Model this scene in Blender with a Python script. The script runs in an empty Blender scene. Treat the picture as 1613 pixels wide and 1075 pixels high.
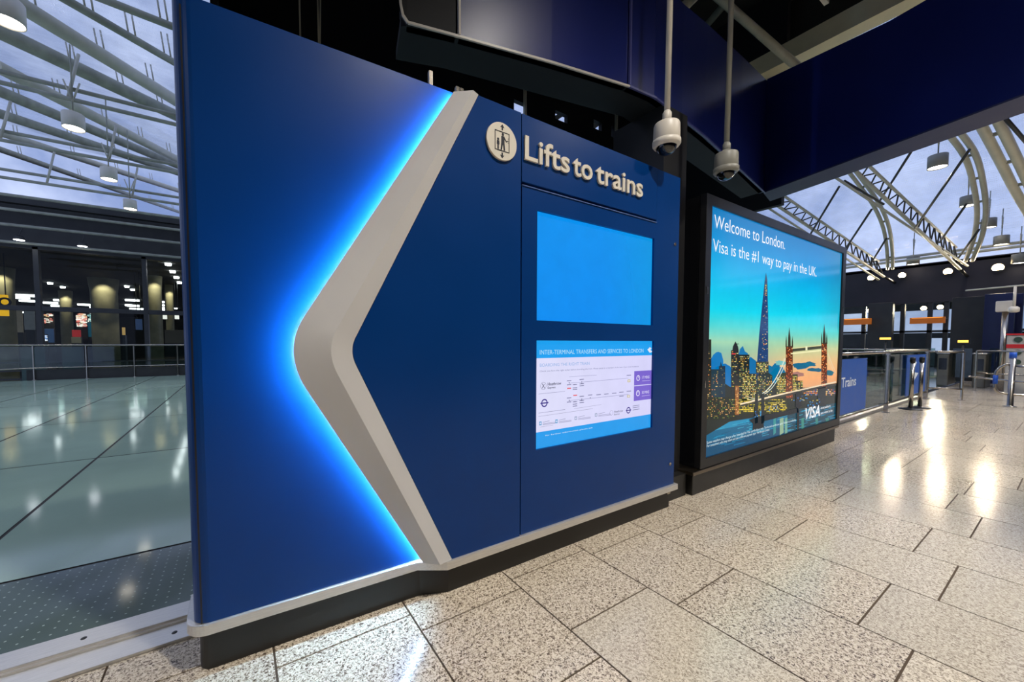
import bpy, bmesh, math, random
from math import sin, cos, radians, pi, sqrt
from mathutils import Vector, Matrix

S = bpy.context.scene
COL = S.collection

# ------------------------------------------------------------------ camera
FOC, CX, CY = 613.0, 770.0, 570.0
TH, AZ = radians(2.67), radians(56.95)
F = Vector((cos(AZ)*cos(TH), sin(AZ)*cos(TH), -sin(TH)))
R = Vector((sin(AZ), -cos(AZ), 0))
U = R.cross(F)
CAM = Vector((0, 0, 1.3))
cd = bpy.data.cameras.new('camera')
cam = bpy.data.objects.new('camera', cd)
COL.objects.link(cam)
m = Matrix((R, U, -F)).transposed().to_4x4()
m.translation = CAM
cam.matrix_world = m
cd.sensor_width = 36
cd.lens = FOC/1613*36
cd.shift_x = (806.5-CX)/1613
cd.shift_y = (CY-537.5)/1613
cd.clip_start = 0.02
cd.clip_end = 500
S.camera = cam

# ------------------------------------------------------------------ world, exposure
S.view_settings.view_transform = 'Standard'
S.view_settings.look = 'None'
S.view_settings.gamma = 1
S.view_settings.use_curve_mapping = False
S.view_settings.exposure = 0.0
w = bpy.data.worlds.new('dusk_sky')
S.world = w
w.use_nodes = True
nt = w.node_tree
nt.nodes.clear()
out = nt.nodes.new('ShaderNodeOutputWorld')
bg = nt.nodes.new('ShaderNodeBackground')
tc = nt.nodes.new('ShaderNodeTexCoord')
nz = nt.nodes.new('ShaderNodeTexNoise')
nz.inputs['Scale'].default_value = 3.2
nz.inputs['Detail'].default_value = 7
nz.inputs['Roughness'].default_value = 0.6
cr = nt.nodes.new('ShaderNodeValToRGB')
cr.color_ramp.elements[0].position = 0.36
cr.color_ramp.elements[0].color = (0.17, 0.24, 0.47, 1)
cr.color_ramp.elements[1].position = 0.66
cr.color_ramp.elements[1].color = (0.54, 0.62, 0.86, 1)
nt.links.new(tc.outputs['Generated'], nz.inputs['Vector'])
nt.links.new(nz.outputs['Fac'], cr.inputs['Fac'])
nt.links.new(cr.outputs['Color'], bg.inputs['Color'])
bg.inputs['Strength'].default_value = 1.35
nt.links.new(bg.outputs[0], out.inputs[0])

LAMP_POWER = 900.0        # each pendant's own lamp, watts (set in the pendant builder)
LED_STRENGTH = 290.0

# ------------------------------------------------------------------ pixel -> place helpers
def ray(x, y):
    return F*FOC + R*(x-CX) - U*(y-CY)
def atY(x, y, Y):
    d = ray(x, y); return CAM + d*(Y/d.y)
def atX(x, y, X):
    d = ray(x, y); return CAM + d*(X/d.x)
def atZ(x, y, z):
    d = ray(x, y); return CAM + d*((z-CAM.z)/d.z)
def atRoof(x, y, z0=5.3, s=.182):
    d = ray(x, y); return CAM + d*((z0-CAM.z)/(d.z-s*d.y))

# ------------------------------------------------------------------ materials
def lin(c):
    return tuple(((v/255)/12.92 if v <= 10 else (((v/255)+.055)/1.055)**2.4) for v in c)
MATS = {}
def mat(name, rgb, rough=.5, metal=0., var=.08, scale=6., bump=0., emit=None, es=1., spec=.5, coat=0., aniso=None):
    if name in MATS: return MATS[name]
    M = bpy.data.materials.new(name); M.use_nodes = True
    n = M.node_tree.nodes; l = M.node_tree.links
    b = n['Principled BSDF']
    c = lin(rgb)
    t = n.new('ShaderNodeTexCoord'); nz = n.new('ShaderNodeTexNoise')
    mp = n.new('ShaderNodeMapping')
    if aniso: mp.inputs['Scale'].default_value = aniso
    l.new(t.outputs['Object'], mp.inputs['Vector']); l.new(mp.outputs['Vector'], nz.inputs['Vector'])
    nz.inputs['Scale'].default_value = scale; nz.inputs['Detail'].default_value = 5
    r = n.new('ShaderNodeValToRGB')
    r.color_ramp.elements[0].position = .3; r.color_ramp.elements[1].position = .7
    r.color_ramp.elements[0].color = (*[v*(1-var) for v in c], 1)
    r.color_ramp.elements[1].color = (*[min(1, v*(1+var)) for v in c], 1)
    l.new(nz.outputs['Fac'], r.inputs['Fac']); l.new(r.outputs['Color'], b.inputs['Base Color'])
    mr = n.new('ShaderNodeMapRange')
    mr.inputs['To Min'].default_value = max(0.02, rough*.85); mr.inputs['To Max'].default_value = min(1, rough*1.15)
    l.new(nz.outputs['Fac'], mr.inputs['Value']); l.new(mr.outputs['Result'], b.inputs['Roughness'])
    b.inputs['Metallic'].default_value = metal
    b.inputs['Specular IOR Level'].default_value = spec
    b.inputs['Coat Weight'].default_value = coat
    b.inputs['Coat Roughness'].default_value = .08
    if bump:
        bp = n.new('ShaderNodeBump'); bp.inputs['Strength'].default_value = bump; bp.inputs['Distance'].default_value = .01
        l.new(nz.outputs['Fac'], bp.inputs['Height']); l.new(bp.outputs['Normal'], b.inputs['Normal'])
    if emit:
        b.inputs['Emission Color'].default_value = (*lin(emit), 1)
        b.inputs['Emission Strength'].default_value = es
    MATS[name] = M
    return M

def emis(name, rgb, s):
    return mat(name, (20, 20, 20), .4, emit=rgb, es=s)

def picmat(name, strength, gloss=.25, diffuse=.0):
    """backlit or lit print: colours come from the print's own face colours"""
    if name in MATS: return MATS[name]
    M = bpy.data.materials.new(name); M.use_nodes = True
    n = M.node_tree.nodes; l = M.node_tree.links
    b = n['Principled BSDF']
    a = n.new('ShaderNodeVertexColor'); a.layer_name = 'print'
    nz = n.new('ShaderNodeTexNoise'); nz.inputs['Scale'].default_value = 9
    tcn = n.new('ShaderNodeTexCoord'); l.new(tcn.outputs['Object'], nz.inputs['Vector'])
    mr = n.new('ShaderNodeMapRange'); mr.inputs['To Min'].default_value = strength*.94; mr.inputs['To Max'].default_value = strength*1.06
    l.new(nz.outputs['Fac'], mr.inputs['Value'])
    l.new(a.outputs['Color'], b.inputs['Emission Color'])
    l.new(mr.outputs['Result'], b.inputs['Emission Strength'])
    b.inputs['Base Color'].default_value = (.01, .01, .012, 1)
    b.inputs['Roughness'].default_value = gloss
    b.inputs['Specular IOR Level'].default_value = .18
    MATS[name] = M
    return M

def granite():
    M = bpy.data.materials.new('granite_tiles'); M.use_nodes = True
    n = M.node_tree.nodes; l = M.node_tree.links; b = n['Principled BSDF']
    t = n.new('ShaderNodeTexCoord')
    a = n.new('ShaderNodeVertexColor'); a.layer_name = 'tone'
    sp = n.new('ShaderNodeSeparateColor'); l.new(a.outputs['Color'], sp.inputs['Color'])
    nz = n.new('ShaderNodeTexNoise'); nz.inputs['Scale'].default_value = 95; nz.inputs['Detail'].default_value = 2.5; nz.inputs['Roughness'].default_value = .55
    nz.inputs['Distortion'].default_value = 1.2
    l.new(t.outputs['Object'], nz.inputs['Vector'])
    # contrast of the grain: green channel of the tile tone
    r = n.new('ShaderNodeValToRGB')
    e = r.color_ramp.elements
    e[0].position = .36; e[0].color = (*lin((84, 72, 62)), 1)
    e[1].position = .53; e[1].color = (*lin((212, 199, 176)), 1)
    x = e.new(.44); x.color = (*lin((160, 144, 126)), 1)
    x = e.new(.66); x.color = (*lin((226, 214, 198)), 1)
    l.new(nz.outputs['Fac'], r.inputs['Fac'])
    r2 = n.new('ShaderNodeValToRGB'); e = r2.color_ramp.elements
    e[0].position = .3; e[0].color = (*lin((142, 128, 110)), 1)
    e[1].position = .62; e[1].color = (*lin((212, 202, 182)), 1)
    l.new(nz.outputs['Fac'], r2.inputs['Fac'])
    mx = n.new('ShaderNodeMix'); mx.data_type = 'RGBA'
    l.new(sp.outputs['Green'], mx.inputs['Factor']); l.new(r2.outputs['Color'], mx.inputs['A']); l.new(r.outputs['Color'], mx.inputs['B'])
    m2 = n.new('ShaderNodeMix'); m2.data_type = 'RGBA'; m2.blend_type = 'MULTIPLY'; m2.inputs['Factor'].default_value = 1
    cmb = n.new('ShaderNodeCombineColor')
    for k in ('Red', 'Green', 'Blue'): l.new(sp.outputs['Red'], cmb.inputs[k])
    l.new(mx.outputs['Result'], m2.inputs['A']); l.new(cmb.outputs['Color'], m2.inputs['B'])
    # slow wear
    n2 = n.new('ShaderNodeTexNoise'); n2.inputs['Scale'].default_value = 1.3; n2.inputs['Detail'].default_value = 4
    l.new(t.outputs['Object'], n2.inputs['Vector'])
    mr = n.new('ShaderNodeMapRange'); mr.inputs['To Min'].default_value = .10; mr.inputs['To Max'].default_value = .24
    l.new(n2.outputs['Fac'], mr.inputs['Value']); l.new(mr.outputs['Result'], b.inputs['Roughness'])
    l.new(m2.outputs['Result'], b.inputs['Base Color'])
    b.inputs['Specular IOR Level'].default_value = .5
    return M

def dotted_glass_floor():
    M = bpy.data.materials.new('dotted_floor_glass'); M.use_nodes = True
    n = M.node_tree.nodes; l = M.node_tree.links; b = n['Principled BSDF']
    t = n.new('ShaderNodeTexCoord')
    mp = n.new('ShaderNodeMapping'); mp.inputs['Scale'].default_value = (20, 20, 20); mp.inputs['Rotation'].default_value = (0, 0, radians(0))
    l.new(t.outputs['Object'], mp.inputs['Vector'])
    fr = n.new('ShaderNodeVectorMath'); fr.operation = 'FRACTION'; l.new(mp.outputs['Vector'], fr.inputs[0])
    sb = n.new('ShaderNodeVectorMath'); sb.operation = 'SUBTRACT'; sb.inputs[1].default_value = (.5, .5, 0); l.new(fr.outputs[0], sb.inputs[0])
    sx = n.new('ShaderNodeSeparateXYZ'); l.new(sb.outputs[0], sx.inputs[0])
    cb = n.new('ShaderNodeCombineXYZ'); l.new(sx.outputs['X'], cb.inputs['X']); l.new(sx.outputs['Y'], cb.inputs['Y'])
    ln = n.new('ShaderNodeVectorMath'); ln.operation = 'LENGTH'; l.new(cb.outputs[0], ln.inputs[0])
    lt = n.new('ShaderNodeMath'); lt.operation = 'LESS_THAN'; lt.inputs[1].default_value = .09; l.new(ln.outputs['Value'], lt.inputs[0])
    a = n.new('ShaderNodeVertexColor'); a.layer_name = 'tone'
    nz = n.new('ShaderNodeTexNoise'); nz.inputs['Scale'].default_value = .8; nz.inputs['Detail'].default_value = 4
    l.new(t.outputs['Object'], nz.inputs['Vector'])
    r = n.new('ShaderNodeValToRGB'); r.color_ramp.elements[0].color = (.75, .75, .75, 1); r.color_ramp.elements[1].color = (1.2, 1.2, 1.2, 1)
    l.new(nz.outputs['Fac'], r.inputs['Fac'])
    mm = n.new('ShaderNodeMix'); mm.data_type = 'RGBA'; mm.blend_type = 'MULTIPLY'; mm.inputs['Factor'].default_value = 1
    l.new(a.outputs['Color'], mm.inputs['A']); l.new(r.outputs['Color'], mm.inputs['B'])
    mx = n.new('ShaderNodeMix'); mx.data_type = 'RGBA'; mx.inputs['B'].default_value = (.42, .52, .46, 1)
    l.new(lt.outputs[0], mx.inputs['Factor']); l.new(mm.outputs['Result'], mx.inputs['A'])
    l.new(mx.outputs['Result'], b.inputs['Base Color'])
    b.inputs['Roughness'].default_value = .09
    return M

def clear_glass(name, tint=(.80, .88, .85), milk=.0, rough=.03, gl=.1):
    if name in MATS: return MATS[name]
    M = bpy.data.materials.new(name); M.use_nodes = True
    n = M.node_tree.nodes; l = M.node_tree.links
    n.remove(n['Principled BSDF']); o = n['Material Output']
    tr = n.new('ShaderNodeBsdfTransparent')
    g = n.new('ShaderNodeBsdfGlossy'); g.inputs['Roughness'].default_value = rough
    nz = n.new('ShaderNodeTexNoise'); nz.inputs['Scale'].default_value = 2.5; nz.inputs['Detail'].default_value = 6
    t = n.new('ShaderNodeTexCoord'); l.new(t.outputs['Object'], nz.inputs['Vector'])
    r = n.new('ShaderNodeValToRGB')
    r.color_ramp.elements[0].position = .35; r.color_ramp.elements[1].position = .7
    r.color_ramp.elements[0].color = (*[v*.88 for v in tint], 1); r.color_ramp.elements[1].color = (*tint, 1)
    l.new(nz.outputs['Fac'], r.inputs['Fac']); l.new(r.outputs['Color'], tr.inputs['Color'])
    lw = n.new('ShaderNodeLayerWeight'); lw.inputs['Blend'].default_value = .5
    pw_ = n.new('ShaderNodeMath'); pw_.operation = 'POWER'; pw_.inputs[1].default_value = 4; l.new(lw.outputs['Facing'], pw_.inputs[0])
    ma = n.new('ShaderNodeMath'); ma.operation = 'MULTIPLY_ADD'; ma.inputs[1].default_value = .7; ma.inputs[2].default_value = gl*.5; l.new(pw_.outputs[0], ma.inputs[0])
    mx = n.new('ShaderNodeMixShader'); l.new(ma.outputs[0], mx.inputs['Fac'])
    l.new(tr.outputs[0], mx.inputs[1]); l.new(g.outputs[0], mx.inputs[2])
    last = mx
    if milk:
        # white ceramic frit dots, seen from both sides
        tl = n.new('ShaderNodeBsdfTranslucent'); tl.inputs['Color'].default_value = (.8, .84, .9, 1)
        mp = n.new('ShaderNodeMapping'); mp.inputs['Scale'].default_value = (5, 5, 5)
        l.new(t.outputs['Object'], mp.inputs['Vector'])
        v = n.new('ShaderNodeTexVoronoi'); v.inputs['Randomness'].default_value = .1; l.new(mp.outputs['Vector'], v.inputs['Vector'])
        lt = n.new('ShaderNodeMath'); lt.operation = 'LESS_THAN'; lt.inputs[1].default_value = milk
        l.new(v.outputs['Distance'], lt.inputs[0])
        m2 = n.new('ShaderNodeMixShader'); l.new(lt.outputs[0], m2.inputs['Fac'])
        l.new(mx.outputs[0], m2.inputs[1]); l.new(tl.outputs[0], m2.inputs[2]); last = m2
    l.new(last.outputs[0], o.inputs['Surface'])
    MATS[name] = M
    return M

M_blue = mat('board_blue', (2, 52, 114), .30, var=.04, scale=3, spec=.25)
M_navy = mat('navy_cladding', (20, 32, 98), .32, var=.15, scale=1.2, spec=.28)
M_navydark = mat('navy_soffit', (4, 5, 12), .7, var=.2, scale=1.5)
M_dark = mat('dark_panel', (22, 22, 24), .38, var=.12, scale=5)
M_plinth = mat('black_plinth', (26, 25, 24), .42, var=.15, scale=8)
M_alu = mat('brushed_aluminium', (216, 213, 208), .34, .7, var=.08, scale=14, aniso=(1, 12, 12))
M_silver = mat('silver_paint', (196, 193, 190), .42, var=.03, scale=4, spec=.5)
M_steel = mat('stainless_steel', (178, 170, 158), .24, 1., var=.1, scale=20)
M_white = mat('white_paint', (214, 206, 192), .4, var=.04)
M_letter = mat('pale_lettering', (214, 206, 190), .45, var=.03)
M_blackink = mat('black_ink', (14, 18, 34), .5)
M_tube = mat('cream_tube_paint', (190, 186, 168), .42, var=.12, scale=3)
M_tubedark = mat('grey_tube_paint', (150, 150, 134), .5, var=.2, scale=4)
M_darksteel = mat('dark_steel', (44, 44, 42), .45, var=.25, scale=3)
M_ceil = mat('dark_ceiling', (30, 29, 26), .8, var=.3, scale=1.5)
M_conc = mat('concrete_column', (150, 142, 112), .75, var=.15, scale=2, bump=.2)
M_bal = clear_glass('balustrade_glass', (.62, .72, .68), gl=.12)
M_wall_glass = clear_glass('wall_glass', (.76, .82, .78), gl=.03)
M_roof_glass = clear_glass('roof_glass', (.93, .96, 1.0), milk=.22, gl=.08, rough=.12)
M_dome = mat('smoked_dome', (12, 12, 14), .06, var=.05, coat=.6)
M_lamp = emis('lamp_lens', (255, 246, 232), 10)
M_flood = emis('flood_lens', (255, 222, 168), 32)
M_tubelight = emis('fluorescent_tube', (245, 250, 255), 9)
M_spot = emis('downlight_lens', (245, 250, 255), 16)
M_led = emis('led_strip', (168, 214, 255), LED_STRENGTH)

# ------------------------------------------------------------------ mesh building
class MB:
    def __init__(s): s.v = []; s.f = []; s.sm = []; s.c = []
    def add(s, vs, fs, smooth=False, col=None):
        o = len(s.v); s.v += [tuple(v) for v in vs]
        for f in fs: s.f.append([i+o for i in f]); s.sm.append(smooth); s.c.append(col)
    def box(s, x0, x1, y0, y1, z0, z1, col=None):
        s.add([(x0,y0,z0),(x1,y0,z0),(x1,y1,z0),(x0,y1,z0),(x0,y0,z1),(x1,y0,z1),(x1,y1,z1),(x0,y1,z1)],
              [(0,3,2,1),(4,5,6,7),(0,1,5,4),(1,2,6,5),(2,3,7,6),(3,0,4,7)], col=col)
    def obox(s, c, dx, dy, dz, hx, hy, hz):
        c = Vector(c); dx, dy, dz = Vector(dx).normalized()*hx, Vector(dy).normalized()*hy, Vector(dz).normalized()*hz
        s.add([c-dx-dy-dz, c+dx-dy-dz, c+dx+dy-dz, c-dx+dy-dz, c-dx-dy+dz, c+dx-dy+dz, c+dx+dy+dz, c-dx+dy+dz],
              [(0,3,2,1),(4,5,6,7),(0,1,5,4),(1,2,6,5),(2,3,7,6),(3,0,4,7)])
    def bar(s, a, b, wd, h=None):
        a, b = Vector(a), Vector(b); d = b-a
        side = d.cross(Vector((0,0,1)))
        if side.length < 1e-5: side = Vector((1,0,0))
        up = side.cross(d)
        s.obox((a+b)/2, d, side, up, d.length/2, wd/2, (h or wd)/2)
    def tube(s, pts, r, n=12, cap=True):
        pts = [Vector(p) for p in pts]; rs = r if isinstance(r, (list, tuple)) else [r]*len(pts)
        vs = []; prev = None
        for i, p in enumerate(pts):
            d = (pts[min(i+1, len(pts)-1)] - pts[max(i-1, 0)]).normalized()
            if prev is None:
                a = d.cross(Vector((0,0,1)))
                if a.length < 1e-4: a = Vector((1,0,0))
            else: a = prev - d*prev.dot(d)
            a.normalize(); prev = a; b = d.cross(a)
            for k in range(n):
                t = 2*pi*k/n; vs.append(p + a*cos(t)*rs[i] + b*sin(t)*rs[i])
        fs = []
        for i in range(len(pts)-1):
            for k in range(n):
                fs.append((i*n+k, i*n+(k+1)%n, (i+1)*n+(k+1)%n, (i+1)*n+k))
        s.add(vs, fs, True)
        if cap:
            s.add(vs[:n], [tuple(range(n))]); s.add(vs[-n:], [tuple(range(n))[::-1]])
    def lathe(s, c, prof, n=24, cap=True):
        c = Vector(c); vs = []
        for (r, z) in prof:
            for k in range(n):
                t = 2*pi*k/n; vs.append(c+Vector((r*cos(t), r*sin(t), z)))
        fs = []
        for i in range(len(prof)-1):
            for k in range(n): fs.append((i*n+k, i*n+(k+1)%n, (i+1)*n+(k+1)%n, (i+1)*n+k))
        s.add(vs, fs, True)
        if cap:
            s.add(vs[:n], [tuple(range(n))]); s.add(vs[-n:], [tuple(range(n))])
    def prism(s, plan, z0, z1):
        n = len(plan)
        s.add([(p[0],p[1],z0) for p in plan]+[(p[0],p[1],z1) for p in plan],
              [tuple(range(n))[::-1], tuple(range(n,2*n))]+[(i,(i+1)%n,n+(i+1)%n,n+i) for i in range(n)])
    def plate(s, poly, y0, y1):
        """polygon in X,Z given thickness along Y"""
        n = len(poly)
        s.add([(p[0],y0,p[1]) for p in poly]+[(p[0],y1,p[1]) for p in poly],
              [tuple(range(n)), tuple(range(n,2*n))[::-1]]+[(i,n+i,n+(i+1)%n,(i+1)%n) for i in range(n)])
    def holed(s, x0, x1, z0, z1, holes, y0, y1):
        xs = sorted({x0, x1, *[h[0] for h in holes], *[h[1] for h in holes]})
        zs = sorted({z0, z1, *[h[2] for h in holes], *[h[3] for h in holes]})
        solid = lambda i, j: 0 <= i < len(xs)-1 and 0 <= j < len(zs)-1 and not any(h[0] <= (xs[i]+xs[i+1])/2 <= h[1] and h[2] <= (zs[j]+zs[j+1])/2 <= h[3] for h in holes)
        for i in range(len(xs)-1):
            for j in range(len(zs)-1):
                if not solid(i, j): continue
                a, b, c, d = xs[i], xs[i+1], zs[j], zs[j+1]
                s.add([(a,y0,c),(b,y0,c),(b,y0,d),(a,y0,d)], [(0,1,2,3)])
                s.add([(a,y1,c),(b,y1,c),(b,y1,d),(a,y1,d)], [(3,2,1,0)])
                if not solid(i-1, j): s.add([(a,y0,c),(a,y0,d),(a,y1,d),(a,y1,c)], [(0,1,2,3)])
                if not solid(i+1, j): s.add([(b,y0,c),(b,y1,c),(b,y1,d),(b,y0,d)], [(0,1,2,3)])
                if not solid(i, j-1): s.add([(a,y0,c),(a,y1,c),(b,y1,c),(b,y0,c)], [(0,1,2,3)])
                if not solid(i, j+1): s.add([(a,y0,d),(b,y0,d),(b,y1,d),(a,y1,d)], [(0,1,2,3)])
    def build(s, name, mt, parent=None, bevel=0, colname=None, weld=True):
        me = bpy.data.meshes.new(name); me.from_pydata(s.v, [], s.f)
        me.polygons.foreach_set('use_smooth', s.sm)
        if colname:
            ca = me.color_attributes.new(colname, 'FLOAT_COLOR', 'CORNER')
            k = 0
            for i, f in enumerate(s.f):
                c = s.c[i] or (0, 0, 0)
                for q in range(len(f)):
                    cc = c[q] if isinstance(c[0], (tuple, list)) else c
                    ca.data[k].color = (*cc, 1); k += 1
        me.materials.append(mt)
        o = bpy.data.objects.new(name, me); COL.objects.link(o)
        if weld and not colname:
            bm = bmesh.new(); bm.from_mesh(me); bmesh.ops.remove_doubles(bm, verts=bm.verts, dist=1e-5)
            bmesh.ops.recalc_face_normals(bm, faces=bm.faces); bm.to_mesh(me); bm.free()
        if bevel:
            md = o.modifiers.new('bevel', 'BEVEL'); md.width = bevel; md.segments = 2; md.limit_method = 'ANGLE'
        if parent: attach(o, parent)
        return o

def attach(o, parent):
    bx = parent; off = Vector((0, 0, 0))
    while bx: off += bx.location; bx = bx.parent
    o.parent = parent
    o.location = o.location - off
def tag(o, label=None, cat=None, group=None, kind=None):
    if label: o['label'] = label
    if cat: o['category'] = cat
    if group: o['group'] = group
    if kind: o['kind'] = kind
    return o
def empty(name, loc, label, cat, group=None):
    o = bpy.data.objects.new(name, None); COL.objects.link(o); o.location = loc; o.empty_display_size = .1
    return tag(o, label, cat, group)
def copy_tree(o, parent=None):
    c = o.copy(); COL.objects.link(c)
    if parent: c.parent = parent
    for ch in list(o.children): copy_tree(ch, c)
    return c
def struct(o): o['kind'] = 'structure'; return o

_cap = []
def caph():
    if not _cap:
        cu = bpy.data.curves.new('t', 'FONT'); cu.body = 'H'; cu.size = 1
        ob = bpy.data.objects.new('t', cu); COL.objects.link(ob); bpy.context.view_layer.update()
        me = bpy.data.meshes.new_from_object(ob.evaluated_get(bpy.context.evaluated_depsgraph_get()))
        _cap.append(max(v.co.y for v in me.vertices)); bpy.data.objects.remove(ob); bpy.data.curves.remove(cu); bpy.data.meshes.remove(me)
    return _cap[0]
def text_mesh(body, x0, x1, zb, cap, bold=0., shear=0., extrude=0., squash=None):
    """letters of given cap height between x0 and x1, baseline zb: list of verts (x,z,depth), faces"""
    cu = bpy.data.curves.new('t', 'FONT'); cu.body = body; cu.size = 1; cu.offset = bold; cu.shear = shear
    cu.extrude = extrude; cu.resolution_u = 3
    ob = bpy.data.objects.new('t', cu); COL.objects.link(ob)
    bpy.context.view_layer.update()
    dg = bpy.context.evaluated_depsgraph_get()
    me = bpy.data.meshes.new_from_object(ob.evaluated_get(dg))
    vs = [v.co.copy() for v in me.vertices]; fs = [tuple(p.vertices) for p in me.polygons]
    bpy.data.objects.remove(ob); bpy.data.curves.remove(cu); bpy.data.meshes.remove(me)
    a = min(v.x for v in vs); b = max(v.x for v in vs)
    sx = (x1-x0)/(b-a); sz = cap/(caph())
    return [(x0+(v.x-a)*sx, zb+v.y*sz, v.z) for v in vs], fs
def add_text(mb, body, x0, x1, zb, cap, Y, col=None, thick=0., **k):
    vs, fs = text_mesh(body, x0, x1, zb, cap, extrude=(.5 if thick else 0), **k)
    mb.add([(x, Y-z*thick, zz) for (x, zz, z) in vs], fs, col=col)
def px_text(mb, body, p0, p1, capbase, Y, step, col, **k):
    """text whose baseline runs p0..p1 on the plane Y; capbase = photo point at the top of the first capital"""
    a, b, t = atY(*p0, Y), atY(*p1, Y), atY(*capbase, Y)
    add_text(mb, body, a.x, b.x, (a.z+b.z)/2, t.z-a.z, Y-step, col, **k)

# ================================================================== FLOOR
rnd = random.Random(4)
x_first, dxr = .672, .5685
known = {0: [1.593, 1.052, .35, -.4], 1: [1.68, 1.230, .52], 2: [1.617, 1.064, .352], 3: [1.526, .530], 4: [1.076, .361], 5: [1.545, .545],
         6: [1.094, .378], 7: [1.28, .56], -1: [1.72, 1.05, .2], -2: [1.9, 1.2, .3]}
coarse = {(0, 1.3), (2, 1.8), (3, 1.8), (4, 1.5), (1, 1.5), (5, 1.8)}
fb = MB(); gb = MB()
YB = 2.11
for r in range(-14, 43):
    xa = x_first + dxr*r; xb = xa+dxr
    ybk = YB if xa < 6.9 else 2.25
    cuts = [ybk] + known.get(r, [rnd.choice((1.55, 1.2, .9))])
    while cuts[-1] > -9: cuts.append(cuts[-1] - rnd.choice((.54, .72, .86, .86, 1.02)))
    for i in range(len(cuts)-1):
        y1, y0 = cuts[i], cuts[i+1]
        g = .0042
        near = y1 > 1.5 or (r in (0, 2) and y1 > 1.0) or (r == 3 and .5 < y0 < .6) or (r == -1)
        grain = rnd.uniform(.85, 1) if near else rnd.uniform(.05, .5)
        tone = rnd.uniform(.86, 1.02)
        c = (tone, grain, 0)
        fb.add([(xa+g, y0+g, 0), (xb-g, y0+g, 0), (xb-g, y1-g, 0), (xa+g, y1-g, 0)], [(0,1,2,3)], col=c)
        for (p, q) in (((xa+g,y0+g),(xb-g,y0+g)),((xb-g,y0+g),(xb-g,y1-g)),((xb-g,y1-g),(xa+g,y1-g)),((xa+g,y1-g),(xa+g,y0+g))):
            fb.add([(*p,0),(*p,-.006),(*q,-.006),(*q,0)], [(0,1,2,3)], col=c)
o = struct(fb.build('floor', granite(), colname='tone', weld=False))
gb.box(-7.4, 25.2, -9.2, 2.11, -.12, -.004)
struct(gb.build('floor_bed', mat('grout', (74, 60, 46), .9, var=.2, scale=9)))

# aluminium threshold between granite and glass floor
sb = MB()
sb.box(-8, 6.9, 2.11, 2.235, -.03, .012); sb.box(-8, 6.9, 2.235, 2.25, -.03, .02); sb.box(-8, 6.9, 2.25, 2.375, -.03, .030)
o = struct(sb.build('trim_1', M_alu, bevel=.002))
sc = MB()
for k in range(14):
    x = -7.7+k*.62
    sc.lathe((x, 2.17, .012), [(.001,.003),(.009,.002),(.011,0)], 10)
    sc.lathe((x+.3, 2.31, .030), [(.001,.003),(.009,.002),(.011,0)], 10)
struct(sc.build('trim_screw_heads', M_darksteel))

# walk-on glass floor
gf = MB()
ys = [2.375, 3.16, 6.08, 9.0, 11.9, 14.8, 17.7, 20.2]
xs = [-10.4, -7.4, -4.4, -2.65, -1.35, .9, 3.2, 5.5, 7.8, 10.1, 12.4, 14.7, 17, 19.3, 21.6, 24]
for i in range(len(xs)-1):
    for j in range(len(ys)-1):
        a, b, c, d = xs[i]+.012, xs[i+1]-.012, ys[j]+.012, ys[j+1]-.012
        t = rnd.uniform(.85, 1.1)
        col = (.09*t, .13*t, .11*t) if j == 0 else (.42*t, .58*t, .45*t)
        gf.add([(a,c,0),(b,c,0),(b,d,0),(a,d,0)], [(0,1,2,3)], col=col)
struct(gf.build('glass_floor', dotted_glass_floor(), colname='tone', weld=False))
gj = MB(); gj.box(-10.4, 24, 2.375, 20.2, -.2, -.004)
struct(gj.build('glass_floor_frame', mat('floor_joint', (30, 28, 24), .7)))

# ================================================================== LIFT SIGN WALL
wall = empty('lift_sign_wall', (1.4, 1.9, 0), 'long blue lift sign wall with glowing chevron and two screens on black plinth', 'sign')
H0, H1 = .207, 2.545
def corner(cx, cy, r, a0, a1, n=8):
    return [(cx+r*cos(radians(a0+(a1-a0)*i/n)), cy+r*sin(radians(a0+(a1-a0)*i/n))) for i in range(n+1)]
# left panel: plan with rounded left end
plan = [(.99, 1.82)] + [(.99, 1.796)] + corner(-.105, 1.892, .06, 267, 180)[0:] + [(-.165, 2.08), (-.145, 2.08)] + corner(-.105, 1.892, .04, 180, 267) + []
b = MB(); b.prism(plan, H0, 2.568); b.build('curved_left_panel', M_blue, wall, bevel=.003)['label'] = 'blue left panel with rounded end, lit by the chevron glow'
# right main panel (chevron to seam)
def curve3(top, cs, ce, bot, Y, ztop=None, zbot=None):
    T, A, B, Bo = [atY(*p, Y) for p in (top, cs, ce, bot)]
    # intersection of both arms
    d1 = (A-T); d2 = (B-Bo)
    den = d1.x*d2.z-d1.z*d2.x
    t = ((Bo.x-T.x)*d2.z-(Bo.z-T.z)*d2.x)/den
    I = T+d1*t
    if ztop is not None: T = T + d1*((ztop-T.z)/d1.z)
    if zbot is not None: Bo = Bo + d2*((zbot-Bo.z)/d2.z)
    pts = [T+(A-T)*k/6 for k in range(6)]
    for k in range(13):
        u = k/12; pts.append(A*(1-u)**2 + I*2*u*(1-u) + B*u*u)
    pts += [B+(Bo-B)*k/6 for k in range(1, 7)]
    return pts
PL = curve3((715,144),(480,497),(484,616),(664,884), 1.762, 2.548, H0)
PF = curve3((742,148),(531,518),(532,590),(690,884), 1.700, 2.548, H0)
PR = curve3((752,153),(560,532),(561,576),(711.7,881), 1.716, 2.548, H0)
n = len(PL)
ch = MB()
def strip(mb, a, b, smooth=False):
    k = len(a); mb.add(a+b, [(i, i+1, k+i+1, k+i) for i in range(k-1)], smooth)
strip(ch, PL, PF, True)
strip(ch, PF, PR, True)
back = [p+Vector((.004, .012, 0)) for p in PL]; strip(ch, back, PL)
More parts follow.
